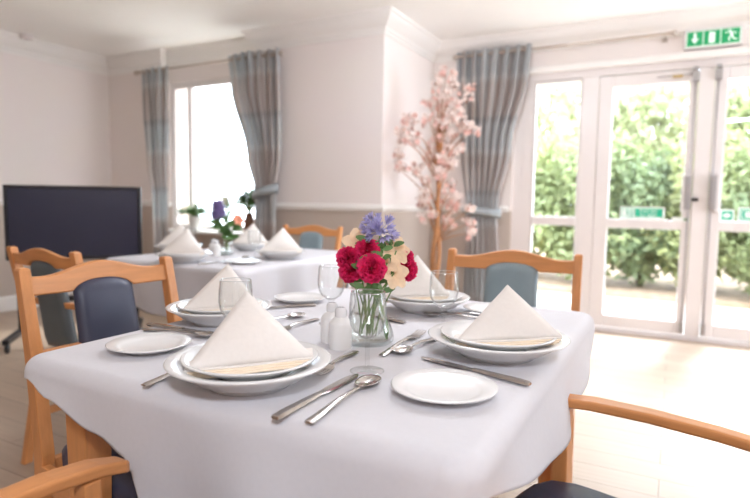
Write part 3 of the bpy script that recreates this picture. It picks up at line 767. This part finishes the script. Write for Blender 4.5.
wine_glass('clear wine glass at the right-hand back of the near table', -.478, 1.255)
wine_glass('clear wine glass left behind the bouquet of the near table', -.765, 1.205)
wine_glass('clear wine glass at the right end of the far table', -1.98, 2.35)
wine_glass('clear wine glass at the left of the far table', -2.38, 2.28)
knife('steel knife right of the front bowl on the near table', (-.489,.623), (-.49,.864))
spoon('steel spoon beside the knife at the front of the near table', (-.44,.635), (-.45,.874), .225)
fork('steel fork left of the front bowl, only its handle showing', (-.768,.628), (-.772,.83))
fork('steel fork just behind the front bowl, below the shakers', (-.571,.998), (-.553,.85), .19)
knife('steel knife below the right-hand bowl on the near table', (-.205,.962), (-.444,1.028))
fork('steel fork left of the right-hand bowl, tines pointing to the back', (-.51,.995), (-.523,1.27), .235)
spoon('steel spoon between the fork and the right-hand bowl', (-.468,1.20), (-.487,1.02), .19)
knife('steel knife in front of the left-hand bowl on the near table', (-1.135,.948), (-.93,.957))
spoon('steel spoon in front of the left-hand bowl on the near table', (-1.10,.905), (-.90,.935), .2)
spoon('steel spoon right of the left-hand bowl, beside the white shakers', (-.92,1.06), (-.875,1.24), .19)
fork('steel fork right of the left-hand bowl, nearest the white shakers', (-.82,1.225), (-.815,1.02), .2)
knife('steel knife lying along the back left side plate', (-.935,1.385), (-1.05,1.24), .2)
knife('steel knife at the back place of the near table, left of the wine glass', (-.60,1.30), (-.74,1.34), .2)
spoon('steel spoon at the back place of the near table, right of the wine glass', (-.44,1.47), (-.55,1.43), .17)
fork('steel fork at the back place of the near table, next to the far side plate', (-.40,1.50), (-.52,1.48), .17)
knife('steel knife at the front of the far table', (-1.98,1.95), (-1.985,2.15))
spoon('steel spoon beside the small plate on the far table', (-1.955,2.18), (-2.02,2.33), .18)

def shaker(label, x, y):
    t = thing('shaker', label, 'shaker', (x, y, TZ), 0, 'white salt and pepper shakers')
    pr = [(0,0),(.0235,0),(.0245,.003),(.0245,.052),(.023,.058),(.016,.066),(.012,.069)]
    mesh_obj('body', lathe(bmesh.new(), pr+[(0,.069)], 32), M['shaker'], t, smooth=True, angle=50)
    mesh_obj('cap', lathe(bmesh.new(), [(0,.069),(.0125,.069),(.0125,.083),(.010,.088),(0,.0895)], 24), M['glass2'], t, smooth=True, angle=50)
    bm = bmesh.new()
    for a in range(5): lathe(bm, [(0,0),(.0012,0),(.0012,.0006),(0,.0006)], 8, .005*math.cos(a*1.2566), .005*math.sin(a*1.2566), .0888)
    mesh_obj('holes', bm, M['dark'], t)
    return t
M['glass2'] = pbr('pale_shaker_cap', srgb(226,224,224), .25, var=.01)
shaker('white shaker left of the glass vase, farther from the camera', -.664, 1.05)
shaker('white shaker left of the glass vase, nearer the camera', -.618, 1.012)
shaker('white shaker left of the small vase on the far table', -2.285, 2.36)
shaker('white shaker touching the small vase on the far table', -2.23, 2.325)

# ------------------------------------------------------------------ flowers
def petal(bm, base, direc, up, ln, wd, curl=.3, n=4, mi=0):
    d = direc.normalized(); s = d.cross(up)
    s = s.normalized() if s.length > 1e-6 else d.orthogonal().normalized(); nn = s.cross(d).normalized()
    rows = []
    for i in range(n+1):
        f = i/n; w_ = wd*math.sin(PI*min(1, (f*.86+.07)))**.8
        c = base+d*ln*f+nn*(curl*ln*f*f)
        rows.append([bm.verts.new(c-s*w_/2+nn*.12*w_), bm.verts.new(c), bm.verts.new(c+s*w_/2+nn*.12*w_)])
    for a, b in zip(rows[:-1], rows[1:]):
        for k in (0, 1): bm.faces.new((a[k], a[k+1], b[k+1], b[k])).material_index = mi
def rvec(rng):
    while True:
        v = Vector((rng.uniform(-1,1), rng.uniform(-1,1), rng.uniform(-1,1)))
        if .05 < v.length < 1: return v.normalized()
def carnation_bm(rng, r):
    bm = bmesh.new(); ax = Vector((0,0,1))
    for ring, (cnt, el, l0) in enumerate([(12,-.05,1.),(12,.35,.98),(10,.7,.95),(8,1.0,.9),(5,1.3,.85)]):
        for k in range(cnt):
            a = 2*PI*(k+.5*(ring % 2))/cnt+rng.uniform(-.2,.2); e = el+rng.uniform(-.12,.12)
            d = Vector((math.cos(a)*math.cos(e), math.sin(a)*math.cos(e), math.sin(e)))
            # ruffled fan-shaped petal
            s = d.cross(ax).normalized(); nn = s.cross(d)
            rows = []; m_ = 7
            for i in range(4):
                f = (i+.4)/3.4; row = []
                for j in range(m_):
                    q = (j/(m_-1)-.5); ruf = .2*r*f*f*math.sin(j*2.6+k*1.7+ring)
                    row.append(bm.verts.new(d*(r*l0*f*(1-.18*(2*q)**2)*rng.uniform(.88,1.08))+s*(q*r*.95*f)+nn*ruf))
                rows.append(row)
            for a_, b_ in zip(rows[:-1], rows[1:]):
                for j in range(m_-1): bm.faces.new((a_[j], a_[j+1], b_[j+1], b_[j]))
    return bm
def lily_bm(rng, r):
    bm = bmesh.new()
    for k in range(6):
        a = 2*PI*k/6+rng.uniform(-.15,.15); e = .55+rng.uniform(-.15,.15)
        d = Vector((math.cos(a)*math.cos(e), math.sin(a)*math.cos(e), math.sin(e)))
        petal(bm, Vector((0,0,-r*.3)), d, Vector((0,0,1)), r*1.15, r*1.0, -.3)
    return bm
def umbel_bm(rng, r):
    bm = bmesh.new()
    for q in range(46):
        v = rvec(rng)
        if v.z < -.35: v.z = -v.z*.5
        c = v*r*rng.uniform(.55,.8); tube(bm, [v*r*.05, c], .0007, 4)
        o1 = v.orthogonal().normalized(); o2 = v.cross(o1)
        for k in range(6):
            a = 2*PI*k/6; dd = (v*1.0+(o1*math.cos(a)+o2*math.sin(a))*.75).normalized()
            petal(bm, c, dd, v, r*.34, r*.12, .1, 3)
    return bm
def orient(bm, d, at):
    bmesh.ops.transform(bm, matrix=Matrix.Translation(at) @ Vector((0,0,1)).rotation_difference(d).to_matrix().to_4x4(), verts=bm.verts); return bm
def flower(name, label, cat, foot, head, face, bloom_bm, bmat, group, leaves=0, rng=random, srad=.0016, lmat='leaf', lsize=.035):
    foot, head = Vector(foot), Vector(head); t = thing(name, label, cat, foot, 0, group)
    h = head-foot; mid = Vector((h.x*.35, h.y*.35, h.z*.6))
    pts = [(mid*2*f*(1-f)+h*f*f) for f in [i/10 for i in range(11)]]
    mesh_obj('stem', tube(bmesh.new(), pts, srad, 6), M['stem'], t, smooth=True)
    mesh_obj('bloom', orient(bloom_bm, Vector(face).normalized(), h), bmat, t, smooth=True)
    for k in range(leaves):
        f = .72+.2*k/max(1, leaves); p = pts[int(f*10)]; a = rng.uniform(0, 2*PI)
        bm = bmesh.new(); petal(bm, p, Vector((math.cos(a), math.sin(a), .5)), Vector((.4*math.cos(2*a)+.3,-.9,.35)), lsize, lsize*.5, -.25, 5)
        mesh_obj('leaf', bm, M[lmat], t, smooth=True)
    return t
VX, VY = -.593, 1.089
CAMV = Vector((-.467, .88, 0)); RGT = Vector((.884, .467, 0))
vz = thing('flower_vase', 'clear glass vase with a flared foot holding the bouquet on the near table', 'vase', (VX, VY, TZ))
vp = [(0,.004),(.040,.004),(.055,.007),(.058,.014),(.056,.026),(.046,.052),(.035,.076),(.031,.090),(.033,.104),(.037,.116),(.0355,.1165),(.0315,.104),(.0295,.090),(.0335,.076),(.0445,.052),(.0545,.026),(.0562,.016),(.052,.010),(0,.009)]
mesh_obj('vase_body', lathe(bmesh.new(), [(0,0),(.05,0),(.057,.006)]+vp[3:], 56), M['glass'], vz, smooth=True)
wt = [(0,.010),(.050,.0105),(.0555,.016),(.0538,.026),(.0438,.052),(.034,.073),(0,.073)]
mesh_obj('water', lathe(bmesh.new(), wt, 48), M['water'], vz, smooth=True, angle=50)
rg = random.Random(3)
def vpos(dx, z, dd): return Vector((VX, VY, 0))+RGT*dx+CAMV*dd+Vector((0,0,z))
BQ = [('carnation','large crimson carnation at the front centre of the bouquet', .006, .927, -.045, .033, 'crimson'),
      ('carnation','crimson carnation at the upper left of the bouquet', -.045, .945, -.02, .028, 'crimson'),
      ('carnation','crimson carnation at the lower left edge of the bouquet', -.040, .918, -.025, .027, 'crimson'),
      ('carnation','crimson carnation above the large one, under the violet flower', -.004, .962, -.015, .030, 'crimson'),
      ('carnation','crimson carnation at the right edge of the bouquet', .083, .918, .02, .029, 'crimson'),
      ('carnation','small crimson carnation at the upper right edge of the bouquet', .080, .945, .02, .022, 'crimson'),
      ('alstroemeria','pale peach flower at the lower right of the bouquet', .055, .915, -.03, .032, 'peach'),
      ('alstroemeria','pale peach flower at the upper right of the bouquet', .060, .962, -.005, .030, 'peach'),
      ('alstroemeria','pale peach flower at the upper left behind the carnations', -.030, .978, .01, .030, 'peach'),
      ('alstroemeria','small peach flower right of the bouquet centre', .040, .937, -.03, .024, 'peach')]
for nm, lab, dx, z, dd, r, mt in BQ:
    hd = vpos(dx, z, dd); fc = RGT*dx*9-CAMV*1.0+Vector((0,0,.45))
    bm_ = carnation_bm(rg, r) if nm == 'carnation' else lily_bm(rg, r)
    flower(nm, lab, 'flower', vpos(rg.uniform(-.02,.02), TZ+.014, rg.uniform(-.02,.02)), hd, fc, bm_, M[mt], 'bouquet flowers', 2, rg)
flower('agapanthus', 'violet starburst flower at the top of the bouquet', 'flower', vpos(.01, TZ+.014, 0), vpos(.024, 1.004, 0), (0,-.2,1), umbel_bm(rg, .046), M['violet'], 'bouquet flowers', 2, rg, .002)
for k, (dx, z, dd, ln) in enumerate([(-.02,.945,-.04,.05),(.03,.965,-.03,.05),(.0,.99,-.02,.055),(.052,.985,.0,.05),(-.01,.885,-.04,.05),(.03,.882,-.04,.05)]):
    t = thing('foliage_sprig', ['green leaf sprig at the left of the bouquet', 'green leaf sprig over the peach flowers', 'green leaf sprig under the violet flower', 'green leaf sprig at the upper right of the bouquet', 'green leaf sprig over the left of the vase rim', 'green leaf sprig over the right of the vase rim'][k], 'leaves', vpos(dx*.1, TZ+.02, 0), 0, 'bouquet greenery')
    h = vpos(dx, z, dd)-t.location
    mesh_obj('stem', tube(bmesh.new(), [(0,0,0), tuple(h*.5+Vector((0,0,.02))), tuple(h)], .0014, 6), M['stem'], t)
    for j in range(4):
        a = j*1.57+k; bm = bmesh.new(); petal(bm, h-Vector((0,0,.006*j)), Vector((math.cos(a), math.sin(a), .35)), Vector((.35+.3*math.sin(a*3),-.9,.4)), ln*.56, ln*.26, -.2, 5); mesh_obj('leaf', bm, M['leaf'], t, smooth=True)
t = tag(mesh_obj('leaf_blade', loft(bmesh.new(), [[(x-w_*.884, -w_*.467, z), (x, .001, z), (x+w_*.884, w_*.467, z), (x, -.001, z)] for x, z, w_ in ((.047,.012,.002),(.046,.03,.006),(.040,.055,.007),(.03,.085,.005),(.02,.12,.003))]), M['stem'], None, smooth=True), 'long green leaf standing against the right side inside the vase', 'leaf')
t.location = (VX, VY, TZ)
# small vase on the far table
v2 = Vector((-2.225, 2.40, TZ))
t = thing('bud_vase', 'small clear glass vase with purple flowers on the far table', 'vase', v2)
mesh_obj('vase_body', lathe(bmesh.new(), [(0,0),(.032,0),(.036,.006),(.034,.03),(.02,.07),(.016,.09),(.022,.11),(.021,.11),(.0145,.09),(.0185,.07),(.032,.03),(.033,.009),(0,.006)], 32), M['glass'], t, smooth=True)
mesh_obj('water', lathe(bmesh.new(), [(0,.008),(.031,.010),(.031,.03),(.0185,.062),(0,.062)], 24), M['water'], t, smooth=True)
def spike_bm(rng, r, h):
    bm = bmesh.new()
    for q in range(150):
        f = rng.random(); a = rng.uniform(0, 2*PI); rr = r*(1-.6*f)
        c = Vector((math.cos(a)*rr*.5, math.sin(a)*rr*.5, f*h)); d = Vector((math.cos(a), math.sin(a), .5))
        for k in range(3): petal(bm, c, d+rvec(rng)*.6, Vector((0,0,1)), r*.7, r*.45, .1, 3)
    return bm
flower('purple_stock', 'purple flower spike standing in the small vase on the far table', 'flower', v2+Vector((0,0,.012)), v2+Vector((-.025,-.03,.20)), (-.1,0,1), spike_bm(rg, .042, .09), M['purple'], 'far table flowers', 0, rg)
for k in range(5):
    a = k*1.3+.4; hd = v2+Vector((.035*math.cos(a), .035*math.sin(a), .15+.014*k))
    t = thing('foliage_sprig', 'green leaf sprig around the purple flower on the far table', 'leaves', v2+Vector((0,0,.014)), 0, 'far table greenery'); h = hd-t.location
    mesh_obj('stem', tube(bmesh.new(), [(0,0,0), tuple(h*.5), tuple(h)], .0018, 6), M['stem'], t)
    for j in range(6):
        b = j*1.05+k; bm = bmesh.new(); petal(bm, h-Vector((0,0,.014*j)), Vector((math.cos(b), math.sin(b), .3)), Vector((0,-.8,.6)), .06, .035, -.2, 5); mesh_obj('leaf', bm, M['leaf'], t, smooth=True)
flower('salmon_lily', 'salmon pink flower leaning right out of the small vase', 'flower', v2+Vector((0,0,.012)), v2+Vector((.06,.03,.20)), (.7,-.3,.4), lily_bm(rg, .034), M['orange'], 'far table flowers', 1, rg)

# ------------------------------------------------------------------ window sill plants
def sill_plant(label, x, y, pot_mat, pr, leaf_r, leaf_h, n, lm, seed, ln=.07, name='potted_plant'):
    rng = random.Random(seed); t = thing(name, label, 'plant', (x, y, WZ0))
    mesh_obj('pot', lathe(bmesh.new(), pr, 32), M[pot_mat], t, smooth=True, angle=45); zt = max(b for a, b in pr)-.012; rt = pr[-3][0]
    mesh_obj('soil', lathe(bmesh.new(), [(0,zt),(rt*.96,zt),(rt*.96,zt-.01),(0,zt-.01)], 20), M['soil'], t)
    bm = bmesh.new(); sb = bmesh.new()
    for k in range(n):
        a = rng.uniform(0, 2*PI); q = rng.random()**.6; top = Vector((math.cos(a)*leaf_r*q, math.sin(a)*leaf_r*q, zt+leaf_h*(1-.55*q*q)*rng.uniform(.5,1.)))
        tube(sb, [(0,0,zt-.005), (top.x*.3, top.y*.3, (zt+top.z)/2), tuple(top)], .0014, 5)
        petal(bm, top, Vector((math.cos(a), math.sin(a), rng.uniform(-.2,.7))), Vector((0,0,1)), ln*rng.uniform(.7,1.2), ln*.55, -.3, 4)
    mesh_obj('stems', sb, M['stem'], t); mesh_obj('foliage', bm, M[lm], t, smooth=True)
    return t
sill_plant('leafy green plant in a white pot on the window sill', -4.22, YB-.055, 'shaker', [(0,0),(.045,0),(.052,.005),(.07,.135),(.074,.14),(.068,.14),(.064,.13),(0,.13)], .12, .12, 110, 'leaf', 1, .085)
t = sill_plant('tall bright green plant in a slim brown vase by the right curtain', -3.54, YB-.04, 'terra', [(0,0),(.04,0),(.045,.01),(.052,.10),(.036,.17),(.04,.19),(.036,.19),(.032,.18),(0,.18)], .085, .25, 150, 'leaf', 2, .085)
t = sill_plant('slim plant with small dark green leaves in a glass on the window sill', -3.80, YB-.05, 'shaker', [(0,0),(.03,0),(.034,.005),(.036,.09),(.037,.095),(.033,.095),(.032,.085),(0,.085)], .06, .30, 60, 'leaf', 5, .06)
rgp = random.Random(8); bm = bmesh.new()
for k in range(9):
    c = Vector((rgp.uniform(-.07,.03), rgp.uniform(-.05,.05), .30+rgp.uniform(-.03,.06)))
    for j in range(5): petal(bm, c, Vector((math.cos(j*1.257), -.4, math.sin(j*1.257))), Vector((0,-1,0)), .026, .022, .1, 3)
mesh_obj('pink_flowers', bm, M['pink'], t, smooth=True)

# ------------------------------------------------------------------ television on a wheeled stand
tc_ = Vector((-3.86, 2.60, 0)); trz = R(46)
st = thing('tv_stand', 'black wheeled television stand in the left corner', 'tv stand', tc_, trz)
for sx in (-1, 1):
    mesh_obj('pole', tube(bmesh.new(), [(sx*.39, .06, .09), (sx*.39, .06, 1.0)], .017, 12), M['black'], st, smooth=True, angle=50)
    ft = mesh_obj('foot', BX(sx*.40-.022, sx*.40+.022, -.28, .30, .065, .10), M['black'], st, bevel=.006)
    for yy in (-.24, .26):
        bm = lathe(bmesh.new(), [(0,-.012),(.026,-.012),(.032,-.006),(.032,.006),(.026,.012),(0,.012)], 20)
        bmesh.ops.transform(bm, matrix=Matrix.Translation((sx*.40, yy, .032)) @ Matrix.Rotation(PI/2, 4, 'Y'), verts=bm.verts)
        mesh_obj('castor', bm, M['black'], ft, smooth=True, angle=40)
mesh_obj('crossbar', BX(-.39, .39, .035, .075, .30, .34), M['black'], st, bevel=.004)
mesh_obj('mount', BX(-.39, .39, .032, .06, .82, .90), M['black'], st, bevel=.004)
tv = thing('television', 'large black flat television standing in the left corner', 'television', tc_+Vector((0,0,.615)), trz)
mesh_obj('case', BX(-.447, .447, -.02, .03, 0, .535), M['black'], tv, bevel=.006)
bm = bmesh.new(); framed(bm, -.447, .447, 0, .535, -.028, -.018, .024); mesh_obj('bezel', bm, M['black'], tv, bevel=.003)
mesh_obj('screen', BX(-.424, .424, -.023, -.0205, .023, .512), M['screen'], tv)

# ------------------------------------------------------------------ artificial blossom tree by the curtain
TR = Vector((-1.69, 4.24, 0)); rt = random.Random(21)
tr = thing('blossom_tree', 'tall artificial pink blossom tree standing beside the door curtain', 'tree', TR)
mesh_obj('pot', lathe(bmesh.new(), [(0,0),(.10,0),(.11,.01),(.14,.24),(.15,.26),(.135,.26),(.13,.24),(0,.24)], 36), M['terra'], tr, smooth=True, angle=45)
mesh_obj('soil', lathe(bmesh.new(), [(0,.235),(.129,.235),(.129,.245),(0,.245)], 24), M['soil'], tr)
def tw(ph, r, h0, h1, n=24):
    return [(r*math.cos(ph+z*5)+.012*math.sin(z*9+ph), r*math.sin(ph+z*5), z) for z in [h0+(h1-h0)*i/n for i in range(n+1)]]
mesh_obj('trunk', tube(bmesh.new(), tw(0,.02,.2,1.75), [.028-.019*i/24 for i in range(25)], 8), M['bark'], tr, smooth=True)
mesh_obj('trunk', tube(bmesh.new(), tw(2.6,.022,.2,1.45), [.022-.013*i/24 for i in range(25)], 8), M['bark'], tr, smooth=True)
CL = [(450,84,10),(440,92,7),(455,100,12),(468,98,8),(432,108,8),(445,112,12),(460,115,10),(450,128,14),(465,130,10),(474,135,8),(435,128,8),(410,130,10),(405,140,6),(418,143,9),(440,145,13),(455,148,11),(430,158,9),(408,165,9),(402,173,5),(420,172,8),(440,165,13),(455,165,8),(445,180,13),(428,183,6),(432,198,9),(425,208,7),(445,200,10),(455,207,9),(462,203,7),(436,218,9),(450,225,8),(470,226,7),(477,212,6),(474,235,4),(460,190,6)]
tips = []
for k, (cx_, cz_, cr_) in enumerate(CL):         # blossom clumps: reach to the side, height, size (in 1/123 m)
    dx, z, r = (cx_-441)/123, 1.07+(205-cz_)/123, cr_/123
    dy = rt.uniform(-.12, .1); tip = RGT*dx+Vector((0, dy, z)); zb = min(max(.75, z-.22-abs(dx)*.5), 1.5)
    mesh_obj('branch', tube(bmesh.new(), [(0,0,zb), tuple(RGT*dx*.45+Vector((0, dy*.5, zb+(z-zb)*.6))), tuple(tip)], [.007,.0045,.002], 6), M['bark'], tr, smooth=True)
    tips += [tip+rvec(rt)*r*rt.uniform(.2,1.)**.6 for _ in range(max(3, int(cr_*.95)))]
def floret(bm, c, d, r, mi):
    o1 = d.orthogonal().normalized(); o2 = d.cross(o1)
    for k in range(5):
        a = 2*PI*k/5; petal(bm, c, (o1*math.cos(a)+o2*math.sin(a))+d*.55, d, r, r*.95, .1, 3, mi)
rt.shuffle(tips)
protos = []
for v in range(4):
    bm = bmesh.new()
    for q in range(4): floret(bm, rvec(rt)*.026, (rvec(rt)+Vector((-.2,-1,.2))).normalized(), .030, 0 if rt.random() < .7 else 1)
    protos.append(mesh_obj('blossom', bm, [M['pink'], M['pinkd']], tr, smooth=True)); protos[-1].location = tips[v]
for i, p in enumerate(tips[4:100]):
    o = protos[i % 4].copy(); C.objects.link(o); o.parent = tr; o.location = p; o.rotation_euler = (rt.uniform(-.4,.4), rt.uniform(-.4,.4), rt.uniform(-.6,.6))
bm = bmesh.new()
for p in tips[100:]:
    for q in range(3): floret(bm, p+rvec(rt)*.018, (rvec(rt)+Vector((-.2,-1,.2))).normalized(), .022, 0 if rt.random() < .65 else 1)
tag(mesh_obj('small_blossoms', bm, [M['pink'], M['pinkd']], tr, smooth=True), kind='stuff')
bm = bmesh.new()
for p in tips:
    if rt.random() < .6: petal(bm, p+rvec(rt)*.02, rvec(rt), Vector((0,0,1)), .035, .018, .1, 3)
tag(mesh_obj('bud_leaves', bm, M['budleaf'], tr, smooth=True), kind='stuff')

# ------------------------------------------------------------------ garden
struct('patio', BX(-12, 14, YD+.16, 7.1, -.12, -.02), M['patio'])
struct('garden_bed', BX(-12, 14, 7.1, 16, -.12, .04), M['earth'])
def leaf_cloud(rng, n, c, rad, size, flat=.0):
    """n folded leaves spread through an ellipsoid shell"""
    v = rng.normal(size=(n, 3)); v /= np.linalg.norm(v, axis=1)[:, None]
    rr = rng.uniform(.25, 1, n)**.45
    lump = 1+.16*np.sin(v[:, 0]*7+v[:, 2]*5)+.12*np.sin(v[:, 1]*9-v[:, 2]*6)
    P = np.array(c)+v*np.array(rad)*(rr*lump)[:, None]
    d = rng.normal(size=(n, 3)); d[:, 2] -= .35; d /= np.linalg.norm(d, axis=1)[:, None]
    s = np.cross(d, rng.normal(size=(n, 3))); s /= np.linalg.norm(s, axis=1)[:, None]
    nn = np.cross(s, d); L_ = size*rng.uniform(.6, 1.3, n)[:, None]
    q = [P, P+d*L_*.5+s*L_*.26+nn*L_*.08, P+d*L_, P+d*L_*.5-s*L_*.26+nn*L_*.08]
    V = np.stack(q, 1).reshape(-1, 3); V[:, 2] = np.maximum(V[:, 2], .05)
    F = [(4*i, 4*i+1, 4*i+2, 4*i+3) for i in range(n)]
    return V, F
def shrub(label, x, y, rx, ry_, z0, z1, n, size, mat, seed, trunk=.03, name='shrub', cat='shrub', group='garden shrubs beyond the doors'):
    rng = np.random.default_rng(seed); t = thing(name, label, cat, (x, y, .04 if y > 7.1 else -.02), 0, group)
    bm = bmesh.new(); zc, rz_ = (z0+z1)/2, (z1-z0)/2
    for k in range(5):
        a = k*1.26+seed; tube(bm, [(0,0,-.03), (math.cos(a)*rx*.2, math.sin(a)*ry_*.2, zc*.6), (math.cos(a)*rx*.55, math.sin(a)*ry_*.55, zc+rz_*.5)], [trunk, trunk*.7, trunk*.25], 7)
    mesh_obj('stems', bm, M['dbark'], t, smooth=True)
    V, F = leaf_cloud(rng, n, (0,0,zc), (rx, ry_, rz_), size)
    raw_obj('foliage', V, F, M[mat], t)
    return t
SH = [('pale leafy shrub beyond the sidelight window beside the curtain', -2.1, 8.2, 1.0, .8, .05, 2.1, 6000, .12, 'fol0'),
      ('bushy green shrub beyond the sidelight window, left of the door post', -1.0, 7.9, .8, .7, .05, 1.9, 6000, .12, 'fol1'),
      ('dark-stemmed green shrub at the left of the left door', -.35, 7.85, .6, .55, .1, 1.7, 5000, .11, 'fol3'),
      ('yellow-green shrub filling the left door pane', .25, 7.85, .65, .6, .05, 1.75, 6000, .11, 'fol0'),
      ('bright green shrub behind the meeting post of the doors', .95, 7.6, .65, .6, .05, 1.8, 6000, .11, 'fol1'),
      ('dark green shrub low in the right door pane', 1.35, 7.3, .7, .6, .02, 1.55, 6000, .11, 'fol3'),
      ('green shrub beyond the right edge of the right door', 2.2, 7.4, .8, .7, .02, 1.8, 6000, .12, 'fol1'),
      ('broad green shrub far to the right of the doors', 3.4, 7.9, .9, .8, .05, 2.0, 5000, .13, 'fol0')]
for i, a in enumerate(SH): shrub(*a, 30+i)
TRS = [('feathery pale tree high beyond the sidelight window', -1.9, 10.2, 1.3, 1.0, 1.5, 3.4, 5200, .15, 'fol2'),
       ('pale tree crown high behind the left door', -.1, 10.4, 1.2, 1.0, 1.5, 3.2, 5000, .15, 'fol2'),
       ('green tree crown high behind the right door', 1.7, 10.2, 1.3, 1.1, .7, 3.3, 8000, .15, 'fol0'),
       ('tall green tree beyond the right edge of the doors', 3.6, 10.4, 1.4, 1.1, .8, 3.5, 6500, .16, 'fol1'),
       ('pale garden tree seen faintly through the far window', -5.6, 10.5, 1.6, 1.2, 1.2, 3.6, 3500, .16, 'fol2')]
for i, a in enumerate(TRS): shrub(*a, 60+i, .07, 'garden_tree', 'tree', 'trees beyond the doors')

# ------------------------------------------------------------------ light, camera
w = bpy.data.worlds.new('sky'); bpy.context.scene.world = w; w.use_nodes = True
nt = w.node_tree; nt.nodes.clear(); out = N(nt, 'ShaderNodeOutputWorld'); bg = N(nt, 'ShaderNodeBackground')
tc = N(nt, 'ShaderNodeTexCoord'); sp = N(nt, 'ShaderNodeSeparateXYZ'); L(nt, tc.outputs['Generated'], sp.inputs[0])
rp = N(nt, 'ShaderNodeValToRGB'); cr = rp.color_ramp
cr.elements[0].position = .0; cr.elements[0].color = (.85,.95,1.08,1); cr.elements[1].position = .9; cr.elements[1].color = (.81,.93,1.10,1)
L(nt, sp.outputs['Z'], rp.inputs['Fac']); L(nt, rp.outputs[0], bg.inputs['Color']); bg.inputs['Strength'].default_value = SKY = 5.6
L(nt, bg.outputs[0], out.inputs[0])
FILL = 27.  # strength of the added fill behind the camera
def portal(loc, rot, sx, sy):
    l = bpy.data.lights.new('daylight_portal', 'AREA'); l.shape = 'RECTANGLE'; l.size = sx; l.size_y = sy; l.cycles.is_portal = True
    o = bpy.data.objects.new('daylight_portal', l); C.objects.link(o); o.location = loc; o.rotation_euler = rot
portal(((DX0+DX1)/2, YD+.2, 1.1), (-PI/2, 0, 0), DX1-DX0, 2.2)
portal(((WX0+WX1)/2, YB+.32, 1.45), (-PI/2, 0, 0), 1.2, 1.45)
portal((XR+.17, (RY0+RY1)/2, 1.37), (PI/2, 0, PI/2), RY1-RY0, 1.75)
for lx, ly, k_ in ((.8, -1.0, 1.25),):
    l = bpy.data.lights.new('added_front_fill', 'AREA'); l.shape = 'DISK'; l.size = .45; l.energy = FILL*k_; l.color = (.90, .97, 1.08)  # unseen area light added to fill the faces turned to the camera
    o = bpy.data.objects.new('added_front_fill', l); C.objects.link(o); o.location = (lx, ly, CZ-.03)
l = bpy.data.lights.new('added_pillar_fill', 'POINT'); l.shadow_soft_size = .16; l.energy = 24.; l.color = (.90, .97, 1.08)  # unseen point light added to brighten the pillar and ceiling
o = bpy.data.objects.new('added_pillar_fill', l); C.objects.link(o); o.location = (-1.0, 2.6, 2.2)
sl = bpy.data.lights.new('sun', 'SUN'); sl.energy = 4.0; sl.angle = R(14); sl.color = (.95,.98,1.)
so = bpy.data.objects.new('sun', sl); C.objects.link(so)
so.rotation_euler = Vector((-.16, -.78, -.66)).to_track_quat('-Z', 'Y').to_euler()

cam = bpy.data.cameras.new('camera'); co = bpy.data.objects.new('camera', cam); C.objects.link(co)
r_ = Vector((0.88249625, 0.47010371, 0.01424321)); u_ = Vector((-0.05231555, 0.06802245, 0.99631121)); f_ = Vector((-0.46740074, 0.87998605, -0.08462329))
co.matrix_world = Matrix(((r_.x, u_.x, -f_.x, 0), (r_.y, u_.y, -f_.y, 0), (r_.z, u_.z, -f_.z, H), (0,0,0,1)))
cam.sensor_width = 36; cam.lens = 562.13/750*36; cam.clip_start = .02
cam.dof.use_dof = True; cam.dof.focus_distance = 1.12; cam.dof.aperture_fstop = 2.8
sc = bpy.context.scene; sc.camera = co
sc.view_settings.view_transform = 'Standard'; sc.view_settings.look = 'None'; sc.view_settings.gamma = 1; sc.view_settings.use_curve_mapping = False
sc.view_settings.exposure = 0.98
sc.cycles.max_bounces = 12; sc.cycles.diffuse_bounces = 6; sc.cycles.transparent_max_bounces = 24; sc.cycles.glossy_bounces = 6
